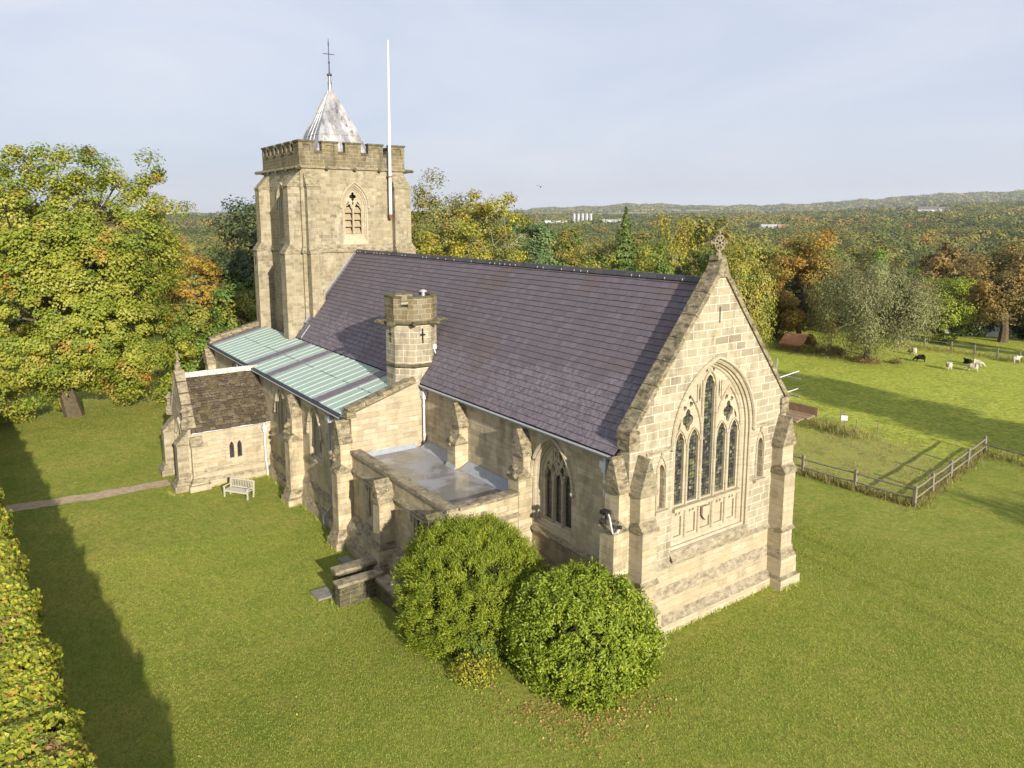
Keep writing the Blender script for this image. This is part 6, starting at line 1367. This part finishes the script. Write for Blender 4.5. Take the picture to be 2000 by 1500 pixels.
def sheep(label, x, y, rz, m, graze=True, lying=False):
    """one continuous skinned body"""
    g = gz1(x, y); hb = 0.62 if not lying else 0.34
    J = [(0.0, 0, hb, .30), (-0.34, 0, hb+.02, .29), (0.34, 0, hb, .27), (-0.52, 0, hb-.02, .17), (0.52, 0, hb+.02 if not graze else hb-.08, .15),
         (0.74, 0, hb+.22 if not graze else .30, .10), (0.90, 0, hb+.16 if not graze else .13, .06)]
    E = [(0, 1), (0, 2), (1, 3), (2, 4), (4, 5), (5, 6)]
    if not lying:
        for (bx, by, r0) in ((1, -.15, 1), (1, .15, 1), (2, -.14, 1), (2, .14, 1)):
            k = len(J); xx = J[bx][0]*1.15; J += [(xx, by, .30, .075), (xx, by, .02, .045)]; E += [(bx, k), (k, k+1)]
    else:
        for by in (-.2, .2):
            k = len(J); J += [(.45, by, .12, .07), (.62, by, .06, .05)]; E += [(2, k), (k, k+1)]
    me = bpy.data.meshes.new('sheep'); me.from_pydata([j[:3] for j in J], E, []); o = bpy.data.objects.new('sheep', me); COL.objects.link(o)
    o.location = (x, y, g); o.rotation_euler = (0, 0, rz); sk = o.modifiers.new('skin', 'SKIN'); sb = o.modifiers.new('sub', 'SUBSURF'); sb.levels = sb.render_levels = 2
    for i, j in enumerate(J): me.skin_vertices[0].data[i].radius = (j[3], j[3])
    me.skin_vertices[0].data[0].use_root = True; me.materials.append(M[m]); sk.use_smooth_shade = True
    o.scale = (0.88,)*3; tag(o, label, 'sheep', 'sheep in the field')
    hm = MB()
    for s in (-1, 1): hm.obox((0.70, s*0.11, J[5][2]+.05), (.03, 0, 0), (0, .06, 0), (0, 0, .02))
    e = hm.build('ears', m); e.parent = o; e.matrix_parent_inverse = Matrix.Identity(4)
    return o
def skin_layer(o): pass
sheep('white sheep grazing farthest back beside the grey willow', -22.7, 66.9, 2.9, 'fleece')
sheep('black sheep standing and grazing right of the grey willow', -20.1, 63.3, 3.6, 'blackfleece')
sheep('white sheep standing alone in the middle of the field, tail to the camera', -16.4, 61.4, 2.2, 'fleece')
sheep('black sheep lying down in the field behind the white pair', -16.6, 66.2, 2.6, 'blackfleece', False, True)
sheep('front white sheep of the close pair in the field', -14.6, 62.5, 3.5, 'fleece')
sheep('rear white sheep of the close pair in the field', -15.3, 65.1, 0.3, 'fleece')
sheep('white sheep at the right edge near the wire fence', -13.9, 70.9, 1.2, 'fleece', False)
def house(name, label, c, ang, L, Wd, hw, hr, wm, rm, chim=None, wins=0, cat='house'):
    x, y = c; g = gz1(x, y); t = thing(name, label, cat, (x, y, g)); ca, sa = math.cos(ang), math.sin(ang)
    P = lambda u, v, z: V(x+u*ca-v*sa, y+u*sa+v*ca, g+z)
    mb = MB(); l = [P(-L/2, -Wd/2, -1), P(L/2, -Wd/2, -1), P(L/2, Wd/2, -1), P(-L/2, Wd/2, -1)]; mb.prism(l, (0, 0, hw+1))
    for s in (-1, 1): mb.face([P(s*L/2, -Wd/2, hw), P(s*L/2, Wd/2, hw), P(s*L/2, 0, hr-.1)][::s])
    mb.build('wall', wm, t)
    mb = MB(); o = 0.35
    for s in (-1, 1):
        a = [P(-L/2-o, s*(Wd/2+o), hw-.25), P(L/2+o, s*(Wd/2+o), hw-.25), P(L/2+o, 0, hr), P(-L/2-o, 0, hr)]
        mb.prism(a if s < 0 else a[::-1], (0, 0, 0.15))
    r = mb.build('roof', rm, t)
    if chim is not None:
        mb = MB(); zc = hr+1.9; l = [P(chim-.55, -.35, hr-1), P(chim+.55, -.35, hr-1), P(chim+.55, .35, hr-1), P(chim-.55, .35, hr-1)]; mb.prism(l, (0, 0, zc-hr+1)); 
        l = [P(chim-.62, -.42, zc), P(chim+.62, -.42, zc), P(chim+.62, .42, zc), P(chim-.62, .42, zc)]; mb.prism(l, (0, 0, .15)); mb.lathe([(.16, zc+.15), (.13, zc+.7)], P(chim, 0, 0)-V(0, 0, 0)+V(0, 0, -0.0), 8)
        ch = mb.build('chimney', 'brick', t); mb = MB(); l = [P(chim-.7, -.8, hr-.75), P(chim+.7, -.8, hr-.75), P(chim+.7, .8, hr-.75), P(chim-.7, .8, hr-.75)]; mb.prism(l, (0, 0, .6)); mb.build('flashing', 'white_paint', ch)
    for i in range(wins):
        u = -L/2+L*(i+.5)/wins
        for s in (-1, 1):
            mb = MB(); a = [P(u-.55, s*(Wd/2+.03), hw-1.6), P(u+.55, s*(Wd/2+.03), hw-1.6), P(u+.55, s*(Wd/2+.03), hw-.5), P(u-.55, s*(Wd/2+.03), hw-.5)]; mb.face(a if s < 0 else a[::-1]); mb.build('window', 'window_dark', t)
    return t
house('brick_house', 'red tiled house with brick chimney half hidden behind the grey willow', (-41.0, 98.5), 0.25, 12, 8, 3.2, 7.2, 'brick', 'tile', -3.2, 3)
house('garden_shed', 'small orange brick shed at the field edge below the russet beech', (-32.6, 59.6), 0.15, 2.0, 2.8, 0.9, 1.7, 'orangetile', 'orangetile', None, 0, 'shed')
house('white_cottage', 'white walled cottage glimpsed behind the brown oak', (-36.0, 113), 0.5, 9, 6, 5.2, 7.5, 'render', 'tile', None, 3)
house('farm_barn', 'long pale roofed barn far away above the wood', (-566, 807), 1.1, 26, 12, 9, 13, 'render', 'vent', None, 0, 'barn')
house('farm_barn', 'brown sided barn beside the long pale one far away', (-551, 812), 0.9, 13, 9, 9, 13, 'board', 'board', None, 0, 'barn')
house('farmhouse', 'distant white farmhouse with red roof above the wood', (-696, 1069), 0.7, 26, 14, 10, 17, 'render', 'tile')
house('farmhouse', 'distant white house with two wings on the right hand rise', (-732, 1564), 0.5, 34, 15, 14, 20, 'render', 'flash')
house('farmhouse', 'smaller distant white house right of the two winged one', (-708, 1584), 0.8, 20, 13, 13, 18, 'render', 'flash')
house('greenhouse', 'low distant white sheds left of the grey silos', (-1094, 882), 0.9, 42, 12, 11, 13, 'render', 'vent', None, 0, 'shed')
house('greenhouse', 'low distant white sheds right of the grey silos', (-1050, 985), 0.9, 38, 12, 11, 13, 'render', 'vent', None, 0, 'shed')
t = thing('silo_group', 'row of grey silos far away between low white sheds', 'silos', (-1075, 930, gz1(-1075, 930)))
for i in range(5):
    mb = MB(); x, y = -1080+i*3.5, 915+i*7.5; mb.lathe([(3.2, -2), (3.2, 24), (1.0, 26)], (x, y, gz1(x, y)), 12); mb.build('silo', 'galv', t)
def bird(label, c, s):
    mb = MB(); c = Vector(c); mb.tube([c+V(-.18, .12, 0)*s, c, c+V(.16, -.1, .02)*s], [.02*s, .06*s, .015*s], 6)
    for k in (-1, 1): mb.face([c+V(-.05, .03, .02)*s, c+V(.06, -.04, .02)*s, c+V(.02+.25*k, .1+.3*k, .14)*s, c+V(-.06+.24*k, .12+.3*k, .13)*s])
    tag(mb.build('bird', 'black'), label, 'bird')
bird('small dark bird flying right of the thin topped ash tree', (-52.7, 36.9, 18.9), 1.6)
bird('small dark bird high over the trees left of the tower', (-69.0, 5.0, 16.3), 1.4)
# ------------------------------------------------------------------ air
mb = MB(); mb.box(-12500, 12500, -12500, 12500, -45, 420); hz = mb.build('haze', []); 
hm = bpy.data.materials.new('haze_air'); hm.use_nodes = True; hn = hm.node_tree; hn.nodes.clear()
pv = hn.nodes.new('ShaderNodeVolumePrincipled'); pv.inputs['Color'].default_value = (0.90, 0.93, 1.0, 1); pv.inputs['Density'].default_value = 0.00008; pv.inputs['Anisotropy'].default_value = 0.2
ho = hn.nodes.new('ShaderNodeOutputMaterial'); hn.links.new(pv.outputs[0], ho.inputs['Volume']); hz.data.materials.append(hm)
tag(hz, 'thin pale haze over the far woods and hills', 'haze', None, 'stuff')
